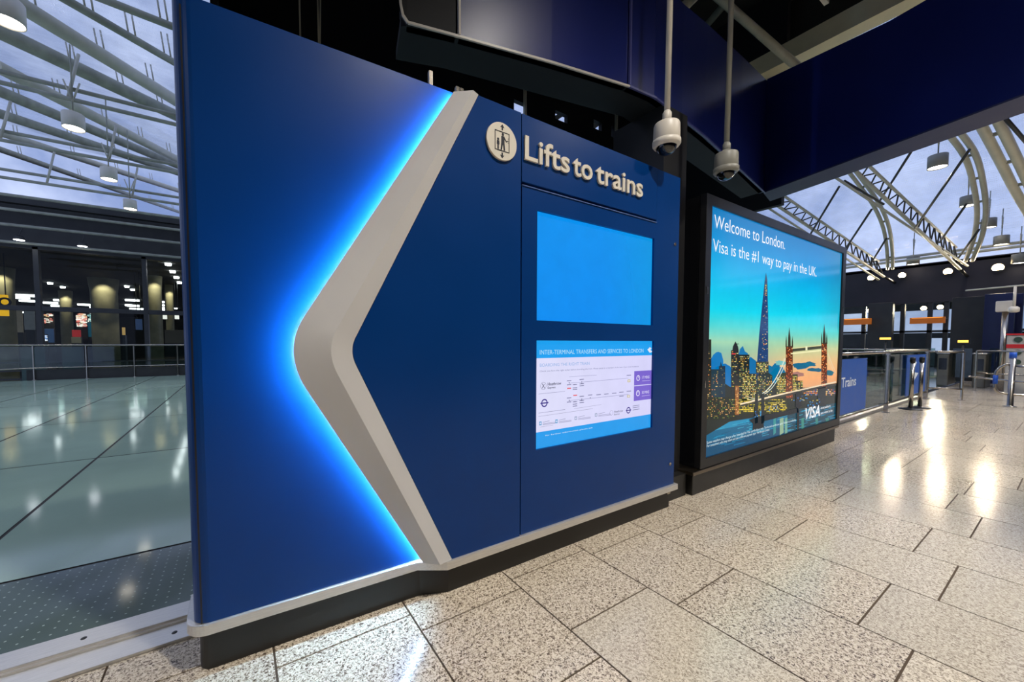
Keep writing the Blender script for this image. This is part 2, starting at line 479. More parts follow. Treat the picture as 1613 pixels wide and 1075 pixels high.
bR = [Vector((p.x, 1.76, p.z)) for p in PR]; strip(ch, PR, bR)
bl2 = [Vector((p.x+.03, 1.790, p.z)) for p in PL]; strip(ch, bl2, back)
# close top and bottom ends
ch.add([PL[0], PF[0], PR[0], bR[0], bl2[0]], [(0,1,2,3,4)]); ch.add([PL[-1], PF[-1], PR[-1], bR[-1], bl2[-1]], [(4,3,2,1,0)])
chev = ch.build('chevron', M_silver, wall, weld=False); chev['label'] = 'silver left-pointing chevron arrow glowing along its left edge'
# LED ribbon tucked under the chevron's left edge
ld = MB()
A = [Vector((p.x+.011, 1.7645, p.z)) for p in PL]; B = [Vector((p.x+.011, 1.790, p.z)) for p in PL]
strip(ld, A, B)
o = ld.build('light_strip', M_led, chev, weld=False); o['label'] = 'bright blue-white light strip behind chevron edge'

# right main panel: outline follows chevron right edge
poly = [(p.x+.003, p.z) for p in PR if p.z < H1]
poly[0] = (PR[0].x, H1)
poly = [(1.325, H1)] + poly + [(1.325, H0)]
b = MB(); b.plate(poly, 1.716, 1.75); b.build('main_panel', M_blue, wall)
b = MB(); b.box(1.331, 2.548, 1.716, 1.75, 2.184, H1); b.build('header_panel', M_blue, wall, bevel=.003)
SX0, SX1 = 1.447, 2.535      # screen openings at Y = 1.735
b = MB()
b.holed(1.337, 2.842, H0, 2.165, [(SX0, SX1, 1.432, 2.052), (SX0, SX1+.02, .682, 1.3175)], 1.722, 1.75)
b.box(2.556, 2.842, 1.722, 1.75, 2.165, H1)
b.build('screen_panel', M_blue, wall, weld=True)
b = MB(); b.box(1.337, 2.556, 1.7165, 1.74, 2.165, 2.169); b.build('header_lip', mat('header_edge_highlight', (92,116,170), .3, var=.05), wall)  # thin edge highlight put into the lip's lighter blue
# body behind
b = MB(); b.box(.985, 2.835, 1.776, 2.08, H0, 2.53); b.box(-.14, .985, 1.84, 2.08, H0, 2.53)
b.build('body', M_dark, wall)
# trim ledge and plinth
tl = [(2.868, 1.700), (.862, 1.704), (.735, 1.786), (-.10, 1.822)] + corner(-.11, 1.902, .08, 268, 180) + [(-.19, 2.09), (2.868, 2.09)]
b = MB(); b.prism(tl, .162, H0); b.build('metal_ledge', M_alu, wall, bevel=.004)
pl_ = [(2.86, 1.768), (.90, 1.772), (.765, 1.828), (-.09, 1.856)] + corner(-.10, 1.906, .05, 268, 180) + [(-.15, 2.09), (2.86, 2.09)]
b = MB(); b.prism(pl_, 0, .162); b.build('plinth', M_plinth, wall, bevel=.004)
for (px_, py_) in ((1063, 385), (1055, 731)):
    p = atY(px_, py_, 1.722); b = MB()
    b.tube([(p.x, 1.722, p.z), (p.x, 1.716, p.z)], .012, 14); b.tube([(p.x, 1.716, p.z), (p.x, 1.7145, p.z)], [.008, .006], 12)
    b.build('lock', M_steel, wall)
p = atZ(1057, 770, .15); b = MB(); b.box(2.80, 2.84, 1.745, 1.768, .12, .162); b.build('ledge_bracket', M_steel, wall)
# small posts sticking up behind the wall's top edge
for (x, y0, hh) in ((.90, 1.95, .075), (1.06, 1.95, .05), (1.085, 1.95, .05)):
    b = MB(); b.box(x-.010, x+.010, y0-.01, y0+.01, 2.53, 2.66+hh); b.build('support_rod', M_steel, wall)
# upper screen
def grad_quad(mb, x0, x1, z0, z1, Y, f, nx=8, nz=8):
    for i in range(nx):
        for j in range(nz):
            a, b_, c, d = x0+(x1-x0)*i/nx, x0+(x1-x0)*(i+1)/nx, z0+(z1-z0)*j/nz, z0+(z1-z0)*(j+1)/nz
            cs = [lin(f(u, v)) for (u, v) in ((i/nx, j/nz), ((i+1)/nx, j/nz), ((i+1)/nx, (j+1)/nz), (i/nx, (j+1)/nz))]
            mb.add([(a,Y,c),(b_,Y,c),(b_,Y,d),(a,Y,d)], [(0,1,2,3)], col=cs)
def mixc(a, b, t): return tuple(a[i]+(b[i]-a[i])*t for i in range(3))
M_screen = picmat('lit_screen', 1.0, .12)
b = MB()
grad_quad(b, SX0, SX1, 1.432, 2.052, 1.738, lambda u, v: mixc(mixc((0,140,240), (0,148,226), max(0, (u-.55)/.45)), (20,160,232), .25*v), 10, 6)
o = b.build('upper_screen', M_screen, wall, colname='print', weld=False); o['label'] = 'upper display screen showing plain bright blue'
# lower screen
YS = 1.738; b = MB(); base = MB()
LX0, LX1, LZ0, LZ1 = SX0, SX1+.02, .682, 1.3175
grad_quad(b, LX0, LX1, LZ0, LZ1, YS, lambda u, v: mixc((222,222,250), (214,212,250), u), 6, 4)
def s6(cx_, cy_): return (820+cx_/4.8875, 510+cy_/4.8875)
def quadpx(mb, x0, x1, ztop, zbot, Y, col): mb.add([(x0,Y,zbot),(x1,Y,zbot),(x1,Y,ztop),(x0,Y,ztop)], [(0,1,2,3)], col=lin(col))
zt1 = atY(*s6(120, 268), YS).z
quadpx(b, LX0, LX1, LZ1, zt1, YS-.0004, (28, 160, 240))
zt2 = atY(*s6(120, 840), YS).z
quadpx(b, LX0, LX1, zt2, LZ0, YS-.0004, (36, 156, 236))
def tx(body, a, b_, top, col, lay=.0008, **k): px_text(b, body, s6(*a), s6(*b_), s6(*top), YS, lay, lin(col), **k)
tx('INTER-TERMINAL TRANSFERS AND SERVICES TO LONDON', (148,240), (945,222), (148,205), (176,226,250))
tx('BOARDING THE RIGHT TRAIN', (148,332), (530,318), (148,308), (140,176,226))
tx('Check you have the right ticket before boarding the train. Please speak to a member of the team if you need assistance.', (148,378), (910,330), (148,366), (120,124,160))
tx('Heathrow', (208,478), (312,470), (208,455), (30,34,70), bold=.01)
tx('Express', (208,502), (268,498), (208,486), (30,34,70), bold=.01)
tx('Heathrow', (718,688), (788,678), (718,672), (60,64,90))
tx('Express', (718,706), (760,700), (718,694), (60,64,90))
tx('for further information please ask', (190,870), (555,803), (190,860), (214,236,250))
def ringpx(c, r0, r1, col, lay=.0008):
    p = atY(*s6(*c), YS); q = atY(*s6(c[0], c[1]-r1), YS); s_ = q.z-p.z; t = s_*r0/r1; k = 24
    vs = [(p.x+s_*cos(2*pi*i/k), YS-lay, p.z+s_*sin(2*pi*i/k)) for i in range(k)]+[(p.x+t*cos(2*pi*i/k), YS-lay, p.z+t*sin(2*pi*i/k)) for i in range(k)]
    b.add(vs, [(i, (i+1)%k, k+(i+1)%k, k+i) for i in range(k)], col=lin(col)); return p, s_
p, s_ = ringpx((175,480), 27, 29, (60,64,90)); 
for (a, c) in (((165,462),(186,500)), ((184,466),(172,484)), ((172,484),(164,500))):
    a, c = atY(*s6(*a), YS), atY(*s6(*c), YS); t = .0022
    b.add([(a.x-t, YS-.0009, a.z),(a.x+t, YS-.0009, a.z),(c.x+t, YS-.0009, c.z),(c.x-t, YS-.0009, c.z)], [(0,1,2,3)], col=lin((50,54,84)))
ringpx((698,688), 17, 19, (120,124,150))
for c, r in (((183,612), 32), ((830,668), 25)):
    p, s_ = ringpx(c, r*.68, r, (66,56,140))
    quadpx(b, p.x-s_*1.25, p.x+s_*1.25, p.z+s_*.16, p.z-s_*.16, YS-.0012, (66,56,140))
# purple time boxes
for (ya, yb_, lab) in ((362, 472, '17 MINS'), (478, 592, '50 MINS')):
    x0 = atY(*s6(874, 420), YS).x; z1_ = atY(*s6(874, ya+5), YS).z; z0_ = atY(*s6(874, yb_+5), YS).z
    quadpx(b, x0, LX1, z1_, z0_, YS-.0006, (122, 100, 206))
    zc = (z1_+z0_)/2; k = 18; r_ = (z1_-z0_)*.20; xc = x0+.045
    vs = [(xc+r_*cos(2*pi*i/k)*g, YS-.0010, zc+r_*sin(2*pi*i/k)*g) for g in (1, .72) for i in range(k)]
    b.add(vs, [(i, (i+1)%k, k+(i+1)%k, k+i) for i in range(k)], col=lin((236,232,255)))
    quadpx(b, xc-.002, xc+.002, zc+r_*.6, zc, YS-.0011, (236,232,255))
    add_text(b, lab, xc+.045, xc+.13, zc-.008, .02, YS-.001, lin((230,226,255)))
    quadpx(b, xc+.045, xc+.14, zc-.022, zc-.025, YS-.001, (200,190,245))
# line diagrams
def linepx(a, c, th, col, lay=.0007):
    a, c = atY(*s6(*a), YS), atY(*s6(*c), YS)
    b.add([(a.x,YS-lay,a.z-th),(c.x,YS-lay,c.z-th),(c.x,YS-lay,c.z+th),(a.x,YS-lay,a.z+th)], [(0,1,2,3)], col=lin(col))
linepx((372,460),(830,420),.0012,(150,150,190)); linepx((372,594),(830,545),.0012,(150,150,190))
linepx((138,543),(342,522),.001,(130,130,170)); linepx((138,690),(342,662),.001,(110,110,150)); linepx((138,716),(556,655),.001,(150,150,180))
linepx((374,410),(586,397),.001,(150,150,190)); linepx((410,656),(620,624),.001,(160,160,190)); linepx((150,798),(250,782),.0008,(150,150,180))
for (cx_, cy_) in ((373,442),(470,432),(418,472),(373,473),(470,465),(470,480),(418,496),(418,508),(373,574),(470,562),(418,604),(373,606),(470,594),(470,610),(418,622),(418,637),(535,552),(600,549),(660,544),(720,538),(776,530),(776,560),(833,400),(833,522)):
    linepx((cx_-17,cy_),(cx_+17,cy_-3),.0022,(110,110,150))
for c in ((373,456),(418,470),(470,450),(470,462),(373,592),(418,602),(470,582),(470,592),(536,572)): ringpx(c, 1, 4.5, (70,70,110))
for c in ((373,500),(420,554)): linepx((c[0]-15,c[1]),(c[0]+15,c[1]-2),.004,(226,110,120))
for c in ((834,442),(831,560)): linepx((c[0]-11,c[1]),(c[0]+11,c[1]-1),.009,(196,184,120)); linepx((c[0]-7,c[1]),(c[0]+7,c[1]-1),.005,(226,222,230), .001)
for i, c in enumerate(((152,770),(276,754),(424,730),(580,705))):
    linepx((c[0]-9,c[1]),(c[0]+9,c[1]-2),.011,(60,150,200) if i < 2 else (150,160,190)); linepx((c[0]-5,c[1]),(c[0]+5,c[1]-1),.006,(216,220,248),.001)
    for q in (-9, 2, 10): linepx((c[0]+18,c[1]+q),(c[0]+(70 if q < 0 else 115),c[1]+q-12),.0013,(140,140,175))
for q in (-24,-10,6): linepx((862,660+q),(915,652+q),.002,(130,130,170))
p = atY(*s6(995, 205), YS)   # winged swirl in the header
b.add([(p.x-.03,YS-.001,p.z+.004),(p.x+.0,YS-.001,p.z+.022),(p.x+.02,YS-.001,p.z+.012),(p.x+.004,YS-.001,p.z+.004),(p.x+.028,YS-.001,p.z-.012),(p.x+.0,YS-.001,p.z-.02)], [(0,5,4,3),(0,3,2,1)], col=lin((226,232,246)))
o = b.build('information_screen', M_screen, wall, colname='print', weld=False); o['label'] = 'lower display screen about terminal transfers and trains'
# pictogram disc
pc = MB(); pc.tube([(1.191, 1.716, 2.3515), (1.191, 1.703, 2.3515)], .0955, 48)
for i in range(0): pass
disc = pc.build('pictogram_disc', M_letter, wall, bevel=.002); disc['label'] = 'round pale lift symbol disc with two figures'
ik = MB(); Yk = 1.7015
X0, Z0 = 1.191, 2.3515
fr = .046
for (a, b_, c, d) in ((-.046,.046,-.05,-.0465),(-.046,.046,.0455,.049),(-.046,-.0425,-.05,.049),(.0425,.046,-.05,.049)): ik.box(X0+a, X0+b_, Yk, Yk+.002, Z0+c, Z0+d)
def P2(pts): ik.plate([(X0+a, Z0+c) for a, c in pts], Yk, Yk+.002)
def disk(cx_, cz_, r_): P2([(cx_+r_*cos(2*pi*k/16), cz_+r_*sin(2*pi*k/16)) for k in range(16)])
disk(.004, .036, .0075); P2([(-.006,.027),(.014,.027),(.014,-.006),(.018,-.044),(.010,-.044),(.004,-.012),(-.002,-.044),(-.010,-.044),(-.006,-.006)])
P2([(.012,.026),(.026,.008),(.036,.012),(.036,.008),(.026,.001),(.012,.015)])
disk(-.026, .006, .0065); P2([(-.033,-.001),(-.019,-.001),(-.018,-.020),(-.022,-.022),(-.022,-.044),(-.030,-.044),(-.030,-.022),(-.034,-.020)])
for q in (.018, .008, -.002): disk(.038, q+.004, .0018)
for sg in (1, -1): P2([(0, sg*.086), (sg*.013, sg*.070), (sg*.004, sg*.072), (sg*.004, sg*.057), (-sg*.004, sg*.057), (-sg*.004, sg*.072), (-sg*.013, sg*.070)])
ik.build('lift_pictogram', M_blackink, disc, weld=False)
# raised letters: one child per word
def word(body, x0, x1, zb, cap, depth=.012):
    b = MB(); vs, fs = text_mesh(body, x0, x1, zb, cap, bold=.013, extrude=.5)
    b.add([(x, 1.709 - z*depth, zz) for (x, zz, z) in vs], fs)
    return b.build('lettering', M_letter, wall)
word('Lifts', 1.343, 1.678, 2.304, .122)
word('to', 1.706, 1.872, 2.304, .122)
word('trains', 1.905, 2.370, 2.304, .122)

# ================================================================== ADVERTISING LIGHTBOX
ad = empty('advertising_lightbox', (5.0, 2.0, 0), 'backlit advertising lightbox with London skyline at dusk in black frame', 'billboard')
AX0, AX1, AZ0, AZ1, AY = 3.415, 6.66, .30, 2.47, 1.792
b = MB(); b.holed(3.325, 6.775, .215, 2.555, [(AX0, AX1, AZ0, AZ1)], 1.775, 1.83)
b.build('frame', M_dark, ad, bevel=.004)
b = MB(); b.box(3.33, 6.77, 1.83, 2.06, .215, 2.55); b.build('cabinet', mat('gloss_black', (16,17,20), .15, var=.1, coat=.4), ad)
b = MB(); b.box(3.20, 6.72, 1.765, 2.08, .182, .212); b.build('base_ledge', mat('bronze_trim', (128,116,100), .3, 1., var=.1), ad, bevel=.003)
b = MB(); b.box(3.235, 6.66, 1.79, 2.06, 0, .182); b.build('base', M_plinth, ad, bevel=.004)
for (x, z) in ((3.36, 1.75), (3.36, .95), (6.72, 1.75), (6.72, .95)):
    b = MB(); b.box(x-.006, x+.006, 1.768, 1.776, z-.03, z+.03); b.build('hinge', M_steel, ad)
M_ad = picmat('backlit_poster', 1.0, .10)
PB = MB()
def skyc(u, v):
    st = [(0,(26,120,170)),(.25,(250,170,110)),(.36,(238,196,140)),(.44,(196,214,160)),(.50,(120,216,200)),(.60,(0,214,240)),(.74,(0,186,238)),(.88,(0,146,214)),(1,(0,122,188))]
    for k in range(len(st)-1):
        if st[k][0] <= v <= st[k+1][0]:
            c = mixc(st[k][1], st[k+1][1], (v-st[k][0])/(st[k+1][0]-st[k][0])); break
    left = (0, 150, 200) if v < .5 else c
    c = mixc(mixc(c, left, max(0, .55-u)*.9 if v < .45 else 0), c, .3)
    return mixc(c, (70, 130, 150), .35*max(0, u-.75)/.25 if v > .55 else 0)
grad_quad(PB, AX0, AX1, AZ0, AZ1, AY, skyc, 12, 30)
def ap(x, y): p = atY(x, y, AY); return (min(AX1, max(AX0, p.x)), min(AZ1, max(AZ0, p.z)))
def apoly(pts, col, lay):
    q = [ap(*p) for p in pts]
    PB.add([(x, AY-lay*.0004, z) for x, z in q], [tuple(range(len(q)))], col=lin(col))
rp = random.Random(11)
def blob(cx_, cy_, rx, ry, col, lay, k=16, rough=.25):
    apoly([(cx_+rx*(1+rp.uniform(-rough, rough))*cos(2*pi*i/k), cy_+ry*(1+rp.uniform(-rough, rough))*sin(2*pi*i/k)) for i in range(k)], col, lay)
# clouds in the printed sky
for c in ((1128,578,12,26,(0,118,186)),(1142,592,18,18,(0,112,180)),(1170,570,10,20,(10,116,176)),(1182,582,14,16,(0,110,170)),(1216,590,16,16,(0,112,160)),(1226,598,14,18,(12,110,150)),(1262,577,14,5,(20,104,140)),(1276,574,9,4,(34,110,140)),(1284,583,13,3,(30,100,130)),(1256,590,10,4,(170,120,110)),(1306,588,8,4,(40,110,130)),(1230,572,9,4,(120,190,190))):
    blob(c[0], c[1], c[2], c[3], c[4], 1)
# river
apoly([(1100,668),(1150,661),(1200,652),(1250,641),(1330,628),(1330,680),(1100,730)], (14,100,138), 2)
apoly([(1100,700),(1180,684),(1330,652),(1330,680),(1100,730)], (10,76,112), 2.4)
apoly([(1100,672),(1150,665),(1180,660),(1180,668),(1100,684)], (28,140,180), 2.6)
apoly([(1240,646),(1330,632),(1330,680),(1240,690)], (12,66,84), 2.8)
for k in range(120):
    x = rp.uniform(1112, 1312); y = 664-(x-1112)*.13+rp.uniform(4, 48)*(1-(x-1112)/420)
    L_ = rp.uniform(4, 20); c = rp.choice([(30,150,190),(20,130,176),(60,170,200),(14,84,120),(12,96,140)])
    apoly([(x,y),(x+L_,y-L_*.25),(x+L_,y-L_*.25+.7),(x,y+.9)], c, 3)
for (x, w_, c) in ((1228,6,(196,206,150)),(1236,4,(150,190,150)),(1218,4,(70,160,150)),(1262,4,(70,150,120)),(1284,4,(60,140,120)),(1300,5,(70,130,110))):
    apoly([(x,660),(x+w_,658),(x+w_,682),(x,686)], mixc(c,(20,110,140),.3), 4)
def building(x0, x1, yt, yb_, body, lit, n_, lay=5, top=None, wsz=(1.5, 1.3), slope=0):
    pts = [(x0,yb_),(x0,yt),(x1,yt+slope),(x1,yb_)]
    if top: pts = [(x0,yb_),(x0,yt)]+top+[(x1,yt+slope),(x1,yb_)]
    apoly(pts, body, lay)
    for k in range(n_):
        x = rp.uniform(x0+.4, x1-wsz[0]-.3); y = round(rp.uniform(yt+1, yb_-3)/2.6)*2.6
        if y < yt+.5: continue
        c = rp.choice(lit); w_ = rp.uniform(.5, 1)*wsz[0]*1.3
        apoly([(x,y),(x+w_,y),(x+w_,y+wsz[1]),(x,y+wsz[1])], c, lay+1)
warm = [(250,226,120),(240,200,90),(255,240,170),(226,160,60),(170,190,90)]
orange = [(250,150,70),(220,110,60),(255,190,110),(250,210,130)]
dim = [(90,110,90),(150,130,60),(60,90,90),(200,150,70)]
apoly([(1100,690),(1100,590),(1121,592),(1135,600),(1150,610),(1165,606),(1190,604),(1230,604),(1262,612),(1330,602),(1330,632),(1250,646),(1200,656),(1150,664)], (26,36,34), 5)
building(1110,1120,535,655,(34,34,22),orange+dim,50,6)
building(1120,1132,582,655,(18,52,66),dim+orange,40,6)
building(1132,1142,577,655,(12,44,64),dim,20,6,[(1134,577),(1135,570),(1137,577)])
building(1151,1163,552,622,(30,34,34),warm+dim,50,7,[(1153,552),(1154,546),(1158,538),(1162,546)])
apoly([(1157,542),(1163,541.5),(1163,542.5),(1157,543)], (20,20,20), 8)
apoly([(1152,557),(1158,557),(1158,558.5),(1152,558.5)], (250,60,60), 9)
building(1163,1180,559,625,(24,34,30),warm+dim,120,7)
building(1168,1192,589,632,(44,48,28),warm,170,8)
# glass spike tower
apoly([(1206,430),(1208,441),(1209.5,500),(1209.5,560),(1209,604),(1190,606),(1192,570),(1195,530),(1200,480),(1204,443)], (30,66,116), 8)
apoly([(1206,430),(1208,441),(1208.6,466),(1202,466),(1204,443)], (60,80,112), 9)
for k in range(150):
    y = rp.uniform(438, 602); t = (y-430)/175; xl = 1206-16*t+.6; xr = 1206+3.4*min(1, t*3)-.5
    if xr-xl < 1: continue
    x = rp.uniform(xl, xr-1); wd = rp.uniform(.6, 2.2)
    hot = (448 < y < 466) or (526 < y < 545)
    c = rp.choice(orange+warm) if hot else rp.choice([(90,130,180),(60,100,150),(230,190,120),(20,46,90),(16,36,74)])
    apoly([(x,y),(min(xr,x+wd),y),(min(xr,x+wd),y+.9),(x,y+.9)], c, 10)
building(1190,1210,570,588,(60,66,60),warm,60,10)
building(1192,1216,592,634,(30,46,44),warm+dim,110,9,[(1197,587),(1204,585),(1211,588)])
building(1222,1244,592,622,(50,58,36),warm,170,8,[(1230,588),(1240,587)])
building(1244,1256,590,618,(54,54,34),warm,90,8)
building(1256,1264,600,620,(40,40,30),warm,22,8)
building(1264,1316,611,624,(40,40,36),orange+[(60,120,190),(50,90,160)],120,8,wsz=(2,1.6))
building(1112,1160,626,662,(24,34,26),[(120,150,60),(80,110,50),(200,150,70),(240,180,110)],110,7)
building(1160,1240,628,652,(36,42,24),[(230,200,60),(190,170,50),(250,220,120),(130,130,50)],260,8,wsz=(2.2,1.6))
# bridge: towers, spires, walkways, deck, chains
for (x0, x1, yt, yb_) in ((1237,1248,546,628),(1293,1302,541,612)):
    apoly([(x0,yb_),(x0,yt),(x1,yt-1),(x1,yb_)], (98,48,26), 11)
    for (sx, hgt, wd) in ((x0+.6,18,1.1),((x0+x1)/2,31,2.4),(x1-.6,17,1.1)):
        apoly([(sx-wd,yt+1),(sx-wd*.8,yt-hgt*.45),(sx,yt-hgt),(sx+wd*.8,yt-hgt*.45),(sx+wd,yt+1)], (52,54,40), 12)
    for k in range(90):
        x = rp.uniform(x0+.3, x1-1.6); y = rp.uniform(yt+1, yb_-2)
        apoly([(x,y),(x+1.3,y),(x+1.3,y+1.4),(x,y+1.4)], rp.choice([(236,110,50),(250,150,80),(190,80,40),(120,50,30),(255,190,120)]), 12)
def aline(p, q, th, col, lay): apoly([(p[0],p[1]-th),(q[0],q[1]-th),(q[0],q[1]+th),(p[0],p[1]+th)], col, lay)
aline((1246,552),(1293,547),2.6,(70,74,60),10); aline((1246,549.5),(1293,544.5),.6,(226,220,160),12); aline((1245,557.5),(1293,552.5),.9,(250,244,190),12)
apoly([(1268,546),(1271,546),(1271,552),(1268,552)], (240,240,200), 13)
aline((1165,637),(1240,619),1.2,(250,226,190),13); aline((1165,640),(1240,622.5),1.2,(60,60,50),13)
aline((1240,619),(1316,602),1.1,(236,214,180),13); aline((1240,622),(1316,606),1.4,(52,50,50),13)
def chain(p, q, sag, n_, th, col):
    last = p
    for k in range(1, n_+1):
        t = k/n_; x = p[0]+(q[0]-p[0])*t; y = p[1]+(q[1]-p[1])*t+sag*4*t*(1-t); c_ = (x, y)
        apoly([(last[0]-th,last[1]-th),(x-th,y-th),(x+th,y+th),(last[0]+th,last[1]+th)], col, 14); last = c_
chain((1236,565),(1200,620),9,8,.45,(236,240,220)); chain((1236,574),(1203,621),8,8,.35,(220,230,220))
chain((1303,556),(1316,588),1,4,.4,(226,230,210)); chain((1303,566),(1316,593),1,4,.35,(216,220,200))
chain((1163,612),(1188,628),4,6,.5,(236,238,206)); chain((1163,618),(1188,630),4,6,.4,(220,226,200))
building(1157,1163,608,654,(150,92,40),[(250,180,90),(255,210,140)],26,13)
for x in (1188,1198): apoly([(x,622),(x+5,621),(x+5,666),(x,668)], (22,34,40), 15)
apoly([(1179,662),(1190,657),(1256,643),(1257,650),(1202,664),(1202,674),(1184,678),(1185,668)], (14,26,36), 15)
apoly([(1253,618),(1262,616),(1262,640),(1258,642),(1258,678),(1254,679),(1254,642),(1252,642)], (14,24,36), 15)
apoly([(1287,612),(1300,609),(1300,640),(1287,640)], (16,30,38), 13)
for (x, y, w_) in ((1186,650,14),(1206,643,20),(1244,628,26),(1270,634,20)):
    for k in range(16):
        xx = x+rp.uniform(0, w_); yy = y+rp.uniform(-2, 7)-(xx-x)*.2
        apoly([(xx,yy),(xx+1.8,yy-.4),(xx+1.8,yy+1.2),(xx,yy+1.4)], rp.choice([(40,120,190),(70,150,200),(30,80,140),(190,170,80)]), 16)
def pt(body, p0, p1, top, col=(250,252,255), lay=.0075, **k): px_text(PB, body, p0, p1, top, AY, lay, lin(col), **k)
pt('Welcome to London.', (1123.5,359), (1235,393.5), (1123.5,338), bold=-.004)
pt('Visa is the #1 way to pay in the UK.', (1121.5,396.5), (1285,436), (1121.5,376.5), bold=-.004)
pt('VISA', (1267,660.5), (1290,655.5), (1268,643), bold=.012, shear=.22)
pt('everywhere', (1291.5,645), (1307,641.5), (1291.5,641)); pt('you want to be', (1291.5,653), (1310,648.5), (1291.5,649))
pt('Some retailers may charge a fee. Intended for Visa cardholders only. Terms and conditions apply. Subject to availability.', (1112,698), (1253,664), (1112,694), (214,236,240))
pt('For consumers who may select and use a different payment type. Visa Europe Limited.', (1112,704.5), (1211,678.5), (1112,700.5), (214,236,240))
po = PB.build('backlit_poster', M_ad, ad, colname='print', weld=False); po['label'] = 'glowing poster of London skyline at dusk with white text'

# dark column cladding between the lift sign and the lightbox
b = MB(); b.box(2.90, 3.22, 1.90, 2.4, 0, 3.2)
struct(b.build('wall_column', M_dark))
b = MB(); b.box(2.875, 3.2, 1.83, 1.90, 0, .19); struct(b.build('baseboard_column', M_plinth))

# ================================================================== DOME CAMERAS
def dome_camera(x, y, z, zt, lean, lab, mt):
    t = empty('dome_camera', (x, y, z), lab, 'camera', 'dome security cameras on hanging poles')
    b = MB(); b.tube([(x, y, z+.10), (x+lean, y, zt)], .019, 14); b.build('pole', mt, t)
    b = MB(); b.lathe((x, y, z), [(.026,.078),(.029,.082),(.029,.125),(.023,.132),(.02,.14)], 20); b.build('collar', mt, t)
    b = MB(); b.lathe((x, y, z), [(.078,-.080),(.085,-.072),(.083,.040),(.078,.052),(.045,.066),(.026,.082)], 32); b.build('housing', mt, t)
    b = MB(); b.lathe((x, y, z), [(.082,-.056),(.090,-.060),(.090,-.086),(.080,-.100),(.066,-.102)], 32, cap=False); b.build('lower_ring', mt, t)
    b = MB()
    b.lathe((x, y, z-.098), [(.065*cos(radians(a)), -.056*sin(radians(a))) for a in range(0, 91, 10)], 28, cap=False)
    b.build('dome_cover', M_dome, t)
    d = Vector((.25, -.97, 0)).normalized(); s_ = Vector((.97, .25, 0))
    c = Vector((x, y, z-.012))+d*.036+s_*.064
    b = MB(); b.obox(c, s_, d, (0,0,1), .018, .024, .024); o = b.build('latch_box', M_steel, t, bevel=.003)
    return t
dome_camera(2.50, 1.62, 2.74, 6.3, .03, 'pale dome security camera hanging on a pole over the lift sign end', M_white)
dome_camera(3.30, 1.62, 2.75, 6.3, .03, 'greyer dome security camera hanging in front of dark column, further right', mat('grey_paint', (140,138,128), .45))

# ================================================================== OVERHEAD CLADDING AND BEAM
def wallstrip(mb, plan, zb, zt, th=.06):
    """upright skin following a plan line; zb, zt per point"""
    k = len(plan)
    nor = []
    for i in range(k):
        a = Vector(plan[max(i-1,0)]); c = Vector(plan[min(i+1,k-1)]); d = (c-a).normalized(); nor.append(Vector((-d.y, d.x))*th)
    f0 = [(p[0],p[1],zb[i]) for i, p in enumerate(plan)]; f1 = [(p[0],p[1],zt[i]) for i, p in enumerate(plan)]
    g0 = [(p[0]+nor[i].x,p[1]+nor[i].y,zb[i]) for i, p in enumerate(plan)]; g1 = [(p[0]+nor[i].x,p[1]+nor[i].y,zt[i]) for i, p in enumerate(plan)]
    vs = f0+f1+g0+g1; fs = []
    for i in range(k-1):
        fs += [(i,i+1,k+i+1,k+i), (2*k+i,3*k+i,3*k+i+1,2*k+i+1), (i,2*k+i,2*k+i+1,i+1), (k+i,k+i+1,3*k+i+1,3*k+i)]
    fs += [(0,k,3*k,2*k), (k-1,3*k-1,4*k-1,2*k-1)]
    mb.add(vs, fs)
M_pale = mat('pale_cladding', (96, 100, 120), .38, var=.06, scale=1)
P0, P1, P2_, P3, P4, P5, P6 = (.905,2.285), (1.204,2.20), (1.84,2.05), (2.478,1.925), (2.76,1.90), (3.66,1.995), (5.62,2.29)
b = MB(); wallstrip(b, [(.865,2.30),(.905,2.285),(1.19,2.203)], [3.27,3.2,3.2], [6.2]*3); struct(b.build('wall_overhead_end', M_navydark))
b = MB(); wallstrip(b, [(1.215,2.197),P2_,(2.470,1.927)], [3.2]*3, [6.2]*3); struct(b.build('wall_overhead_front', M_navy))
b = MB(); wallstrip(b, [(2.49,1.923),P4], [3.2]*2, [4.35,4.3]); wallstrip(b, [P4,(3.2,1.94),P5], [3.2]*3, [4.1,4.12,4.2]); wallstrip(b, [P5,(4.6,2.12),P6], [3.2]*3, [4.2,4.35,4.55]); struct(b.build('wall_overhead_right', M_navy))
# edge lips
b = MB()
line = [(.862,2.285,3.5),(.866,2.283,3.30),(.878,2.278,3.235),(.905,2.27,3.20),(1.204,2.185,3.19),(1.84,2.037,3.19),(2.478,1.912,3.19)]
for i in range(len(line)-1): b.bar(line[i], line[i+1], .012, .014)
b.bar((1.204,2.185,3.2), (1.204,2.185,6.2), .014, .018)
struct(b.build('trim_2', mat('lip_grey', (190,184,176), .4, var=.05)))
b = MB()
line = [(2.478,1.912,3.19),(2.765,1.888,3.19),(3.66,1.982,3.19),(5.62,2.278,3.19)]
for i in range(len(line)-1): b.bar(line[i], line[i+1], .015, .015)
b.bar((2.48,1.912,3.2), (2.48,1.912,5.2), .016, .016)
struct(b.build('trim_3', mat('lip_blue', (70,74,130), .35, var=.05)))
